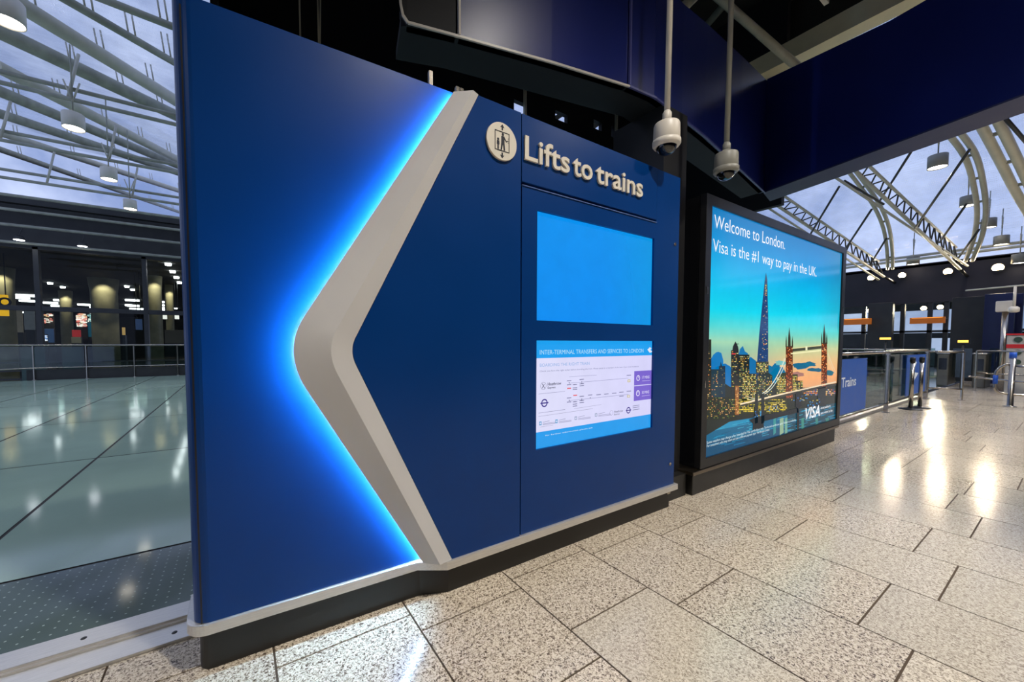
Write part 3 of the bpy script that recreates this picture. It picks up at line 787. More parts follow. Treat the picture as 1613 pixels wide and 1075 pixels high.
# soffit ring and dark shaft behind
for (x, dx_) in ((.62,.0),(.76,.10),(.80,-.02)):
    b = MB(); b.tube([(x, 4.4, 2.7), (x+dx_, 4.4, 6.5)], .008, 6); struct(b.build('hanging_wire', M_tube))
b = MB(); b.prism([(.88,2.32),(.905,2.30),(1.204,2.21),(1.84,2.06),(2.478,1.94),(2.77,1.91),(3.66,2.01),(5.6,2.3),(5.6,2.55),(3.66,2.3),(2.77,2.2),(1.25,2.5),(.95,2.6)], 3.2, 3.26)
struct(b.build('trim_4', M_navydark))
b = MB()
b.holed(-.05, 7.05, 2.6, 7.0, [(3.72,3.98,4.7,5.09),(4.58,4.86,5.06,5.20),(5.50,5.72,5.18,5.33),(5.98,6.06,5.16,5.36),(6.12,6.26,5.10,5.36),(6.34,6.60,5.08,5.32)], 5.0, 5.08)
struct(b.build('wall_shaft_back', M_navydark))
b = MB(); b.box(-.1,-.05,3.9,5.0,2.9,7.0); b.box(6.95,7.05,2.6,5.0,3.4,7.0); struct(b.build('wall_shaft_side', M_navydark))
b = MB()
for (x0, x1) in ((3.9,3.93),(6.07,6.10)): b.box(x0, x1, 4.95, 5.0, 4.4, 5.6)
b.bar((4.5,5.3,5.0),(5.0,5.3,5.4),.08); b.bar((5.4,5.3,5.1),(5.9,5.3,5.5),.1); b.bar((6.2,5.3,4.9),(6.8,5.3,5.6),.06)
b.build('x', M_tube); o = bpy.data.objects['x']; o.name = 'roof_bracing'; struct(o)
# box beam crossing to the right over the concourse
bp = [(5.60,2.29),(5.30,1.15),(5.08,.34),(4.75,-1.2),(4.5,-3.5)]
b = MB()
for i in range(len(bp)-1):
    (x0,y0),(x1,y1) = bp[i], bp[i+1]
    zt0, zt1 = (4.57,4.37,4.33,4.3,4.3)[i], (4.57,4.37,4.33,4.3,4.3)[i+1]
    w_ = .38
    b.add([(x0,y0,3.2),(x1,y1,3.2),(x1,y1,zt1),(x0,y0,zt0),(x0+w_,y0+.08,3.2),(x1+w_,y1+.08,3.2),(x1+w_,y1+.08,zt1),(x0+w_,y0+.08,zt0)],
          [(0,1,2,3),(5,4,7,6),(3,2,6,7)])
struct(b.build('overhead_beam', M_navy))
b = MB(); b.prism([(p[0]-.004, p[1]) for p in bp]+[(p[0]+.39, p[1]+.08) for p in bp[::-1]], 3.185, 3.2)
struct(b.build('overhead_beam_underside', mat('beam_underside', (48,50,86), .5, var=.06)))
# cream beam and dark ceiling trusses above
b = MB(); b.obox((6.75, 1.1, 5.42), (0,1,0), (1,0,0), (0,0,1), 2.0, .12, .13); struct(b.build('ceiling_beam', mat('cream_beam', (206,196,160), .5, var=.05)))
b = MB(); b.box(7.35,7.45,-4,5.0,5.70,6.6); struct(b.build('ceiling_bulkhead', M_ceil))
b = MB()
b.box(-6, 7.4, -10, 5.2, 6.6, 6.75); struct(b.build('ceiling', M_ceil))
for k, (p, q, r_) in enumerate((((3.2,2.6,4.6),(4.6,3.4,6.5),.06),((3.6,2.4,4.4),(5.6,2.5,6.4),.05),((2.9,2.2,5.2),(6.8,4.0,5.6),.035),((5.2,1.0,6.3),(6.4,3.6,6.3),.05),((4.2,.2,6.4),(6.8,1.2,6.4),.05),((4.4,3.2,6.4),(6.2,2.2,4.9),.05))):
    b = MB(); b.tube([p, q], r_, 10)
    o = b.build('ceiling_brace', M_tubedark); struct(o)
b = MB(); b.box(5.62, 5.92, 1.55, 1.72, 5.7, 5.74); b.box(5.3,6.4,1.95,2.0,5.6,5.68)
o = b.build('ceiling_panel', M_white); struct(o)

# ================================================================== GLAZED ROOF, LEFT
b = MB()
z0, s_ = 5.62, .182
for i in range(14):
    for j in range(9):
        x0, x1 = -14+i*1.9, -14+(i+1)*1.9; y0, y1 = 5.3+j*2.35, 5.3+(j+1)*2.35
        if x1 > 12: continue
        b.add([(x0,y0,z0+s_*y0),(x1,y0,z0+s_*y0),(x1,y1,z0+s_*y1),(x0,y1,z0+s_*y1)], [(0,1,2,3)])
struct(b.build('ceiling_glazing', M_roof_glass, weld=False))
def roof_tube(p, q, r_, n_st, lab, mt=None, collar=None):
    a, c = atRoof(*p), atRoof(*q)
    d = (c-a); a = a-d*.15; c = c+d*.25
    t = empty('roof_tube', tuple(a), lab, 'roof tube', 'round tubes under the left glazed roof')
    b = MB(); b.tube([a, c], r_, 16); b.build('tube', mt or M_tube, t)
    for k in range(n_st):
        u = .08+.84*(k+.5)/n_st
        e = a+(c-a)*u; b = MB()
        b.tube([e+Vector((-.05,0,r_*.8)), e+Vector((-.10,0,.50))], .016, 6); b.tube([e+Vector((.05,0,r_*.8)), e+Vector((.0,0,.50))], .016, 6)
        b.build('strut', M_tube, t)
    if collar:
        e = a+(c-a)*collar; dn = (c-a).normalized(); b = MB(); b.tube([e-dn*.05, e+dn*.05], r_*1.25, 18); b.build('collar', M_white, t)
    return t
roof_tube((0,-12),(300,173), .14, 4, 'thick pale roof tube with white collar, uppermost at left', collar=.78)
roof_tube((-20,40),(300,193), .15, 5, 'thick roof tube just below the uppermost pale one', M_tubedark, .80)
roof_tube((110,3),(272,97), .07, 3, 'thin dark roof tube nearest the top corner beside the sign', M_tubedark)
roof_tube((130,-14),(280,45), .06, 2, 'thinnest roof tube crossing the top edge beside the sign', M_tubedark)
roof_tube((60,138),(300,262), .15, 5, 'pale roof tube above the second hanging lamp')
roof_tube((-10,140),(280,261), .15, 5, 'dark roof tube passing behind the second hanging lamp', M_tubedark)
roof_tube((-10,176),(280,272), .15, 5, 'grey roof tube between second and third hanging lamps', M_tubedark)
roof_tube((-10,206),(280,300), .14, 5, 'roof tube just above the third hanging lamp')
roof_tube((-10,232),(270,330), .14, 5, 'lowest and farthest roof tube above the dark eaves', M_tubedark)
def trussB(Y, z, lab, dz=.28):
    t = empty('roof_truss', (-6, Y, z), lab, 'truss', 'thin cross trusses carrying the left lamps')
    for (dy, dzz) in ((0,0),(.16,dz)):
        b = MB(); b.tube([(-9, Y+dy, z+dzz), (7, Y+dy, z+dzz)], .045, 8); b.build('chord', M_tubedark, t)
    for k in range(8):
        x = -8.6+k*1.95; b = MB(); b.tube([(x, Y, z), (x+.12, Y+.3, z+1.1)], .03, 6); b.build('strut', M_tube, t)
    return t
trussB(11.6, 6.32, 'thin paired truss crossing behind the nearest small lamp')
trussB(14.7, 6.28, 'thin paired truss above the third hanging lamp')
trussB(17.5, 6.16, 'thin paired truss farthest back above the dark eaves')

def pendant(x, y, z, zt, lab, group, power=LAMP_POWER, real=True, mt=None):
    t = empty('pendant_lamp', (x, y, z), lab, 'lamp', group)
    b = MB(); b.tube([(x, y, z+.30), (x, y, zt)], .014, 6); b.build('rod', M_tubedark, t)
    b = MB(); b.lathe((x, y, z), [(.168,0),(.175,.0),(.175,.29),(.168,.30),(.02,.305)], 24, cap=False)
    b.lathe((x, y, z), [(.168,0),(.160,.03)], 24, cap=False)
    b.build('shade', mt or M_white, t)
    b = MB(); b.lathe((x, y, z+.02), [(.001,0),(.162,0)], 24, cap=False); b.build('lens', M_lamp, t)
    b = MB(); b.tube([(x, y, z+.55),(x-.12,y,z+.95)], .016, 6); b.tube([(x, y, z+.55),(x+.12,y,z+.95)], .016, 6); b.build('hanger', M_tube, t)
    if real:
        ld = bpy.data.lights.new('pendant_light', 'SPOT'); ld.energy = power; ld.color = (1.0, .945, .87)
        ld.spot_size = radians(125); ld.spot_blend = .7; ld.shadow_soft_size = .15
        lo = bpy.data.objects.new('pendant_light', ld); COL.objects.link(lo); lo.location = (x, y, z-.03)
        attach(lo, t)
    return t
gl = 'hanging cylinder lamps over the glass floor'
pendant(-2.55, 8.4, 5.78, 7.0, 'white cylinder lamp cut by the left photo edge, largest on the left', gl, 140)
pendant(-2.68, 11.57, 5.72, 7.4, 'white cylinder lamp below the upper cross truss, second largest left', gl, 140)
pendant(-2.76, 14.66, 5.74, 7.9, 'white cylinder lamp third from the top on the left', gl, 140)
pendant(-2.80, 17.46, 5.74, 8.3, 'smallest white cylinder lamp, lowest on the left beside the sign', gl, 140)

# ================================================================== FAR LEFT CONCOURSE
b = MB(); b.box(-22, -1, 23.9, 24.3, 5.2, 6.2); b.box(-22, 8, 24.3, 24.6, 6.1, 7.1); b.box(-22, 8, 23.5, 23.8, 6.9, 7.15)
struct(b.build('trim_5', M_darksteel))
for k, (z, y) in enumerate(((5.30,23.6),(5.9,23.2),(6.45,23.0),(6.95,22.8))):
    b = MB(); b.tube([(-22, y, z), (8, y, z+.1)], .06, 8); struct(b.build('eaves_tube', M_tubedark))
b = MB()
for x in (-14,-11.2,-6.85,-3.45,-.2,3): b.box(x-.08, x+.08, 23.9, 24.15, -2, 5.3)
b.box(-16, 8, 23.92, 24.1, 2.66, 2.86)
struct(b.build('window_frame', M_darksteel))
b = MB()
for a, c in ((-13.9,-11.3),(-11.1,-6.96),(-6.74,-3.56),(-3.34,-.31),(-.09,2.9)):
    b.add([(a,24.0,-2),(c,24.0,-2),(c,24.0,5.2),(a,24.0,5.2)], [(0,1,2,3)])
struct(b.build('window_1', M_wall_glass, weld=False))
b = MB(); b.box(-45, 14, 24.4, 80, 5.25, 5.4); struct(b.build('ceiling_concourse', M_ceil))
b = MB(); b.box(-45, 14, 20.6, 80, -1.6, -1.5); struct(b.build('floor_concourse', mat('concourse_floor', (90,88,78), .3, var=.2, scale=1)))
b = MB(); b.box(-45, 14, 79, 80, -1.5, 5.3); struct(b.build('wall_concourse', mat('concourse_wall', (52,50,44), .8, var=.3, scale=.8)))
M_shop = mat('shop_wall', (110,104,90), .7, var=.3, scale=1.2)
cols = [((170,595),33,.62,'thickest concrete column, in the middle of the left concourse'),((247,560),30,.34,'slim concrete column just left of the white signs'),((108,560),42,.34,'narrow concrete column behind the red shopfront'),((10,560),31,.42,'concrete column at the left photo edge under the yellow sign'),((270,560),34,.22,'thin concrete column nearest the blue sign wall')]
for (p, Y, r_, lab) in cols:
    c = atY(*p, Y); b = MB()
    b.lathe((c.x, Y, -1.5), [(r_,0),(r_,5.9),(r_*1.15,6.75)], 24)
    tag(b.build('concrete_column', M_conc), lab, 'column', 'columns in the left concourse')
    ld_ = bpy.data.lights.new('column_light', 'SPOT'); ld_.energy = 160; ld_.color = (1, .93, .72); ld_.spot_size = radians(100); ld_.shadow_soft_size = .1
    lo = bpy.data.objects.new('column_spot', ld_); COL.objects.link(lo); lo.location = (c.x+.2, Y-r_-.7, 5.1)  # bare spot without a fixture, aimed down at the column
    lo.rotation_euler = (radians(14), 0, 0)
def chunk(name, x0, y0, x1, y1, Y, mt, lab, cat, th=.12, group=None, hang=False):
    a, c = atY(x0, y0, Y), atY(x1, y1, Y); b = MB()
    zlo, zhi = min(a.z, c.z), max(a.z, c.z)
    b.box(a.x, c.x, Y, Y+th, zlo, zhi)
    o = tag(b.build(name, mt, bevel=.01), lab, cat, group)
    b = MB(); w_ = c.x-a.x
    if hang:
        for u in (.2, .8): b.tube([(a.x+w_*u, Y+th/2, zhi), (a.x+w_*u, Y+th/2, 5.26)], .02, 6)
        b.build('hanger', M_darksteel, o)
    else:
        b.box(a.x, c.x, Y+.01, Y+th+.3, -1.5, zlo); b.build('base', M_darksteel, o)
    return o
strips = [(18,462,48,466),(20,467,38,470),(30,472,55,475),(63,474,83,478),(84,469,101,474),(80,480,104,483),(122,476,141,481),(141,482,151,485),(33,490,47,493),(141,493,151,496),(197,472,215,474),(197,478,206,482),(199,480,215,482.5),(204,484.5,224,487.5),(249,474,258,477),(249,479,262,482),(249,483,264,486),(255,487,265,489)]
for k, (x0, y0, x1, y1) in enumerate(strips):
    a, c = atZ(x0, y1, 5.1), atZ(x1, y1, 5.1); b = MB()
    b.box(a.x, a.x+(c-a).length*.93, a.y, a.y+.3, 5.10, 5.25)
    tag(b.build('strip_light', M_tubelight), 'white fluorescent strip light in the left concourse ceiling', 'light', 'fluorescent strips in the left concourse')
spots = [(79,448),(99,454),(147,441.5),(170,443),(200,453),(209,458),(265,418.5),(272,430),(278,439),(283,447),(97,484),(108,484.5),(242,476.5),(268,492),(277,487)]
for (x, y) in spots:
    p = atZ(x, y, 5.15); b = MB()
    big = y in (441.5, 443)
    b.lathe((p.x, p.y, 5.15), [(.001, 0), (.12*(1.6 if big else 1), 0), (.12*(1.6 if big else 1), .07), (.14, .10)], 12)
    tag(b.build('downlight', M_spot), 'small round downlight in the dark left concourse ceiling', 'light', 'downlights in the left concourse')
for (x, y, lab) in ((30,378,'bright floodlight under the left eaves, nearer the photo edge'), (130,388,'bright floodlight under the left eaves, nearer the blue sign')):
    p = atY(x, y, 23.2); t = empty('eaves_floodlight', tuple(p), lab, 'light')
    b = MB(); b.lathe(tuple(p), [(.15,0),(.17,.03),(.10,.16)], 16); b.build('housing', M_darksteel, t)
    b = MB(); b.lathe(tuple(p+Vector((0,0,-.012))), [(.001,0),(.15,.0)], 16, cap=False); b.build('lens', M_spot, t)
    b = MB(); b.tube([p+Vector((0,0,.15)), p+Vector((0,.3,.5))], .02, 6); b.build('bracket', M_darksteel, t)
M_yel = emis('yellow_sign_face', (250,190,10), .85)
ys_ = chunk('wayfinding_sign', -6, 464, 13, 498, 26, M_yel, 'yellow illuminated wayfinding sign at the left photo edge', 'sign', hang=True)
c = atY(8, 476, 25.97); b = MB(); b.lathe((0,0,0), [(.20,0),(.20,.03),(.12,.03),(.12,0)], 20, cap=False)
b.v = [(c.x+v[0], 25.96-v[2], c.z+v[1]) for v in b.v]; b.build('sign_symbol', M_blackink, ys_)
chunk('shop_sign', 113, 520, 127, 531, 34, emis('red_face', (205,50,50), .45), 'red shopfront panel between the concrete columns', 'sign')
chunk('shop_counter', 112, 531, 128, 541, 33.2, mat('cream_counter', (150,146,126), .6), 'cream counter below the red shopfront panel', 'counter')
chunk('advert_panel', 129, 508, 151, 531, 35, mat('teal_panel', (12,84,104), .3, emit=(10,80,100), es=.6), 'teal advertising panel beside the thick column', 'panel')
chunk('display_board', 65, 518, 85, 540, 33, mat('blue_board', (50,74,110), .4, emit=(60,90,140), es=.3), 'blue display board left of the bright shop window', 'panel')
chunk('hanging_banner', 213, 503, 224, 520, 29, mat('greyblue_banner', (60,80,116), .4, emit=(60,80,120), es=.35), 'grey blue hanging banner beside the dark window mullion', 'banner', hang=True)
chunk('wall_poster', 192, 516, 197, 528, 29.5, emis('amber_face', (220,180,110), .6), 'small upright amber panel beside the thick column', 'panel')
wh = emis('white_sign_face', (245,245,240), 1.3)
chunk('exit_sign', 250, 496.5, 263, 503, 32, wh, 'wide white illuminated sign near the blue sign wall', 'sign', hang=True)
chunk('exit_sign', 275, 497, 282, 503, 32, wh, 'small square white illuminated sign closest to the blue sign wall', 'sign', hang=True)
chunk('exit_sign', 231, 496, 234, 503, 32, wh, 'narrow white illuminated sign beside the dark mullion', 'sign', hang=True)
chunk('kiosk', 19, 488, 36, 524, 33, mat('pale_kiosk', (130,126,116), .6, emit=(120,114,100), es=.25), 'pale kiosk wall left of the nearest mullion', 'kiosk')  # kiosk wall given a faint glow in place of concourse light
chunk('kiosk', 37, 490, 55, 520, 35, mat('steel_kiosk', (110,116,120), .4, emit=(90,96,100), es=.3), 'grey steel kiosk wall beside the nearest mullion', 'kiosk')  # same faint glow put into the grey kiosk wall
chunk('kiosk', 259, 520, 290, 541, 27.5, mat('ramp_grey', (74,70,62), .6, emit=(60,56,48), es=.15), 'dark grey sloping hood beside the blue sign wall', 'kiosk')  # hood glows slightly too, light put into its material
# bright shop windows made of irregular lit merchandise
def lit_cluster(x0, y0, x1, y1, Y, n_, pal, lab):
    a, c = atY(x0, y0, Y), atY(x1, y1, Y); t = empty('shop_window', ((a.x+c.x)/2, Y, min(a.z,c.z)), lab, 'shop window')
    b = MB(); b.box(a.x, c.x, Y+.1, Y+.2, -1.5, max(a.z,c.z)); b.build('back_panel', mat('shop_back', (60,54,48), .6), t)
    M_p = picmat('shop_display', 1.5); b = MB()
    for k in range(n_):
        x, z = rp.uniform(a.x, c.x-.12), rp.uniform(min(a.z,c.z), max(a.z,c.z)-.08); w_, h_ = rp.uniform(.05, .2), rp.uniform(.04, .13)
        b.box(x, min(c.x, x+w_), Y, Y+.1, z, z+h_, col=lin(rp.choice(pal)))
    o = b.build('display', M_p, t, colname='print', weld=False); o['kind'] = 'stuff'
pal = [(250,230,220),(220,120,110),(255,250,240),(190,90,80),(240,200,150),(200,190,180)]
lit_cluster(118, 494, 137, 515, 34.8, 70, pal, 'bright shop window full of small lit goods above the red panel')
lit_cluster(64, 493, 84, 513, 33.6, 36, pal+[(60,50,40)]*4, 'lit shop window with dark shapes above the blue board')
lit_cluster(137, 494, 151, 508, 35.6, 30, [(180,220,220),(110,160,160),(240,240,230),(60,90,90)], 'pale lit shop window above the teal panel')
lit_cluster(66, 527, 74, 539, 32, 16, [(180,200,240),(90,120,170),(230,235,250)], 'small lit display at the foot of the blue board')

# ================================================================== LEFT BALUSTRADE
def balustrade(name, pts, label, h=1.24, low=.43, step=None, glass=True, posts=None, cat='railing', r_=.024, mt=M_steel, rail_low=True):
    t = empty(name, (pts[0][0], pts[0][1], 0), label, cat)
    P = [Vector((p[0], p[1], 0)) for p in pts]
    b = MB(); b.tube([p+Vector((0,0,h)) for p in P], r_, 12); b.build('handrail', mt, t)
    if rail_low:
        b = MB(); b.tube([p+Vector((0,0,low)) for p in P], r_*.8, 10); b.build('bottom_rail', mt, t)
    for i in range(len(P)-1):
        a, c = P[i], P[i+1]; L_ = (c-a).length; k = max(1, round(L_/(step or 1.4)))
        for j in range(k+1):
            if j == k and i < len(P)-2: continue
            q = a+(c-a)*(j/k)
            b = MB(); d = (c-a).normalized()
            b.obox(q+Vector((0,0,h/2)), d, Vector((-d.y,d.x,0)), (0,0,1), .012, .03, h/2)
            b.lathe((q.x,q.y,0), [(.06,0),(.06,.012),(.03,.018)], 14)
            b.build('post', mt, t)
        if glass:
            for j in range(k):
                q0, q1 = a+(c-a)*((j+.03)/k), a+(c-a)*((j+.97)/k); d = (c-a).normalized(); s2 = Vector((-d.y,d.x,0))*.005
                b = MB(); b.add([q0-s2+Vector((0,0,low)), q1-s2+Vector((0,0,low)), q1-s2+Vector((0,0,h-.05)), q0-s2+Vector((0,0,h-.05)),
                                 q0+s2+Vector((0,0,low)), q1+s2+Vector((0,0,low)), q1+s2+Vector((0,0,h-.05)), q0+s2+Vector((0,0,h-.05))],
                                [(0,1,2,3),(7,6,5,4),(0,4,5,1),(3,2,6,7),(0,3,7,4),(1,5,6,2)])
                b.build('glass_pane', M_bal, t)
    return t
balustrade('glass_balustrade', [(-10,15.2),(-6.0,20.3),(6,20.3)], 'long glass balustrade with steel handrail along far edge of glass floor', step=1.36, r_=.030)
b = MB(); b.box(-6.2, 6, 20.35, 20.6, -.1, .36); b.box(-11,-10.5,14,20.4,-.1,.0); struct(b.build('baseboard_far', M_darksteel))
for (x0, x1, lab) in ((-6.0,-5.4,'green glass lift fin behind the balustrade bend'), (-4.95,-4.4,'second green glass fin right of the balustrade bend')):
    b = MB(); b.box(x0-.6, x1-.6, 21.3, 21.36, -1.4, 1.15); tag(b.build('glass_fin', mat('green_fin', (52,72,66), .25)), lab, 'glass fin')
b = MB()
for k in range(7): b.box(-10+k*.05, 4, 22.2+k*.1, 22.26+k*.1, -1.4+k*.32, -1.34+k*.32)
tag(b.build('louvre_bank', mat('louvre', (40,42,40), .5)), 'dark horizontal slatted louvres below the left balustrade rail', 'louvre')

# ================================================================== RIGHT HALL
# glazed vault
b = MB()
prof = [(8.2,8.0),(10,8.2),(12,8.2),(14,8.0),(16,7.5),(18,6.8),(20,5.9),(21.5,5.0),(22.1,4.6)]
for i in range(len(prof)-1):
    for j in range(10):
        y0, y1 = -8+j*2.4, -8+(j+1)*2.4
        (x0,z0_),(x1,z1_) = prof[i], prof[i+1]
        b.add([(x0,y0,z0_),(x1,y0,z1_),(x1,y1,z1_),(x0,y1,z0_)], [(0,1,2,3)])
struct(b.build('ceiling_vault', M_roof_glass, weld=False))
# far bulkhead band at X = 22
b = MB(); b.box(22, 22.5, -9, 9, 2.85, 4.30); b.box(22,24,-9,9,4.22,4.34); struct(b.build('wall_far_band', mat('dark_brown_band', (44,40,48), .6, var=.3, scale=1)))
for k, (y, z) in enumerate(((4.62,0),(4.45,1))):
    b = MB(); b.tube([(21.7-z*.3,-9,y),(21.7-z*.3,9,y)], .05, 8); struct(b.build('eaves_tube', M_tube))
# arched tubes and trusses
def arch(pts, r_, lab, gap=.16, n_=16):
    P = [atX(*p[:2], p[2]) for p in pts]
    t = empty('roof_arch', tuple(P[-1]), lab, 'roof arch', 'white twin-tube arches under the right glass vault')
    # smooth
    sm = []
    for i in range(len(P)-1):
        p0, p1, p2, p3 = P[max(i-1,0)], P[i], P[i+1], P[min(i+2,len(P)-1)]
        for k in range(5):
            u = k/5; sm.append(.5*((2*p1)+(p2-p0)*u+(2*p0-5*p1+4*p2-p3)*u*u+(3*p1-p0-3*p2+p3)*u**3))
    sm.append(P[-1])
    for dy in (-gap/2, gap/2):
        b = MB(); b.tube([q+Vector((0,dy,0)) for q in sm], r_, n_); b.build('tube', M_tube, t)
    for k in range(2, len(sm)-1, 4):
        b = MB(); b.bar(sm[k]+Vector((0,-gap/2,0)), sm[k]+Vector((0,gap/2,0)), .05); b.build('tie', M_tubedark, t)
    return t
arch([(1478,180,12.2),(1500,206,13),(1528,245,14),(1541,290,15.5),(1546,335,17.2),(1540,375,18.8),(1526,411,20.5)], .055, 'tall white curved arch foot beside the brightest floodlight', .15)
arch([(1530,140,9.5),(1562,200,10.5),(1590,255,11.5),(1612,300,12.5),(1640,350,14)], .065, 'thickest white curved arch at the right photo edge', .17)
arch([(1336,262,14),(1356,288,15),(1380,322,16.2),(1395,356,17.5),(1401,390,19),(1402,424,20.5)], .048, 'smaller white curved arch left of the others, ending beside a floodlight', .13)
def truss(a0, a1, t0, t1, X0, X1, lab, n_=14, extra=None):
    A0, A1, B0, B1 = atX(*a0, X0), atX(*a1, X1), atX(*t0, X0-.1), atX(*t1, X1-.3)
    t = empty('lattice_truss', tuple(A1), lab, 'truss', 'pale lattice trusses under the right glass vault')
    b = MB(); b.tube([A0, A1], .045, 12); b.build('chord', M_tube, t)
    b = MB(); b.tube([B0, B1], .035, 10); b.build('chord', M_tube, t)
    for k in range(n_):
        u, v_ = k/n_, (k+.5)/n_; b = MB()
        b.tube([A0+(A1-A0)*u, B0+(B1-B0)*v_], .02, 5, cap=False); b.tube([B0+(B1-B0)*v_, A0+(A1-A0)*((k+1)/n_)], .02, 5, cap=False); b.build('web', M_darksteel, t)
    b = MB(); b.tube([A1, (21.99, A1.y, min(4.1, A1.z-.1))], .045, 10); b.build('foot', M_darksteel, t)
    if extra:
        E0, E1 = atX(*extra[0], X0+.1), atX(*extra[1], X1+.2)
        b = MB(); b.tube([E0, E1], .032, 10); b.build('chord', M_tube, t)
truss((1205,311),(1392,436),(1228,304),(1384,412), 13, 20.5, 'lattice truss rising above the lightbox top edge', 16, ((1195,318),(1384,441)))
truss((1342,264),(1512,424),(1362,255),(1506,390), 13, 20.5, 'lattice truss in the middle of the right vault between the arches', 15, ((1312,277),(1524,419)))
for k, (p, q, X0, X1, lab) in enumerate(((((1436,238)),(1385,318),13.5,15.5,'dark tie rod from the beam down to the middle truss'),((1527,236),(1441,360),13.5,16.5,'long dark tie rod left of the tall arch'),((1322,294),(1276,370),13.8,15.4,'dark tie rod crossing the truss above the lightbox'),((1373,330),(1328,398),15,17,'dark tie rod meeting the lower left truss'),((1522,322),(1480,382),16,18,'short dark tie rod right of the middle truss'),((1542,362),(1510,406),17.5,19.5,'short dark tie rod at the foot of the tall arch'),((1396,376),(1369,420),18,20,'short dark tie rod at the foot of the smaller arch'),((1585,188),(1620,228),10,10.8,'dark tie rod at the top right photo corner'),((1330,285),(1392,322),13.6,15.2,'grey diagonal brace under the middle truss start'))):
    b = MB(); b.tube([atX(*p, X0), atX(*q, X1)], .028, 8)
    tag(b.build('tie_rod', M_darksteel), lab, 'rod')
gr = 'hanging cylinder lamps under the right glass vault'
pendant(14.36, 2.15, 5.55, 8.1, 'hanging cylinder lamp just below the dark blue beam, largest right', gr, 260, mt=mat('grey_paint', (140,138,128)))
pendant(19.11, 2.19, 5.55, 6.6, 'second hanging cylinder lamp beside the tall white arch', gr, 200, mt=mat('grey_paint', (140,138,128)))
def far_pendant(px_, py_, X, lab):
    p = atX(px_, py_, X); pendant(p.x, p.y, p.z, p.z+1.2, lab, gr, 0, False, mat('grey_paint', (140,138,128)))
far_pendant(1557, 359, 21.0, 'third hanging cylinder lamp right of the tall arch foot')
far_pendant(1577, 386, 21.6, 'fourth hanging cylinder lamp, low near the right eaves')
far_pendant(1438, 417, 21.6, 'small hanging cylinder lamp between two floodlights')
far_pendant(1606, 415, 21.6, 'small hanging cylinder lamp at the right photo edge')
# floodlights on the band
def flood(px_, py_, X, lab, r_=.10, grp='bright floodlights on the dark far band', pw=120):
    p = atX(px_, py_, X); t = empty('floodlight', tuple(p), lab, 'floodlight', grp)
    b = MB(); b.tube([p+Vector((.14,0,.02)), p+Vector((0,0,0))], [.08, r_*1.15], 18); b.build('housing', M_darksteel, t)
    b = MB(); b.tube([p+Vector((-.004,0,0)), p+Vector((-.008,0,-.001))], [r_, r_], 18); b.build('lens', M_flood, t)
    b = MB(); b.bar(p+Vector((.12,0,0)), p+Vector((.20,0,.03)), .04); b.build('bracket', M_darksteel, t)
    if X > 25:
        b = MB(); b.tube([p+Vector((.15,0,.02)), (p.x+.15, p.y, 4.32)], .02, 6); b.build('hanger', M_darksteel, t)
    if pw:
        ld = bpy.data.lights.new('flood_lamp', 'SPOT'); ld.energy = pw; ld.color = (1,.84,.62); ld.spot_size = radians(130); ld.spot_blend = .5; ld.shadow_soft_size = .12
        lo = bpy.data.objects.new('flood_lamp', ld); COL.objects.link(lo); lo.location = p+Vector((-.05,0,0)); lo.rotation_euler = (0, radians(55), 0)
        attach(lo, t)
flood(1372,438,21.8,'floodlight nearest the lightbox on the upper dark band',pw=90)
flood(1421,434,21.8,'floodlight second from the lightbox on the upper dark band',pw=90)
flood(1493,428,21.8,'floodlight right of the truss foot on the upper dark band',.11,pw=90)
flood(1572,422,21.8,'floodlight farthest right and brightest on the upper dark band',.13,pw=90)
flood(1369,490,27,'added lamp for a floodlight reflection in the window above the left orange sign',.10,'added lamps for reflections in the far windows',420)  # lamps added behind the window for reflected floodlights, strong to brighten the far room
flood(1455,486,27,'added lamp for a floodlight reflection above the right orange sign',.10,'added lamps for reflections in the far windows',420)
flood(1481,484,27,'added lamp for a floodlight reflection just right of another above the right orange sign',.10,'added lamps for reflections in the far windows',420)
# lower far wall: openings, posts, glazing
b = MB()
for (y0, y1) in ((4.55,4.75),(4.95,5.05),(4.0,4.15),(3.2,3.34),(2.35,3.0),(1.55,2.1),(.9,1.0)): pass
for y in (6.1,5.15,4.62,4.02,3.3,2.9,2.3,1.9,1.05,.2,-1.5,-3.5): b.box(22.05, 22.2, y-.06, y+.06, 0, 2.85)
b.box(22.05, 22.2, -9, 9, 1.72, 1.80)
struct(b.build('window_frame', M_darksteel))
b = MB(); b.add([(22.12,-9,0),(22.12,9,0),(22.12,9,2.85),(22.12,-9,2.85)], [(0,1,2,3)])
struct(b.build('window_2', M_wall_glass, weld=False))
b = MB(); b.box(22.5, 34, -12, 12, 4.3, 4.4); struct(b.build('ceiling_far_room', M_ceil))
b = MB(); b.box(33, 33.3, -12, 12, -.2, .9); b.box(33, 33.3, -12, 1.6, .9, 1.9); b.box(33, 33.3, 4.9, 12, .9, 1.9); b.box(33,33.3,1.6,4.9,1.6,1.9); b.box(33,33.3,2.6,2.8,.9,1.6); b.box(33,33.3,3.7,3.9,.9,1.6); b.box(33,33.3,-12,12,3.2,4.3); struct(b.build('wall_far_room', mat('far_room_wall', (92,96,92), .6, var=.3, scale=.6)))
b = MB(); b.box(24, 34, -12, 12, -.12, -.01); struct(b.build('floor_far_room', mat('far_floor', (80,78,70), .3)))
M_nav2 = mat('navy_column', (16,26,70), .35)
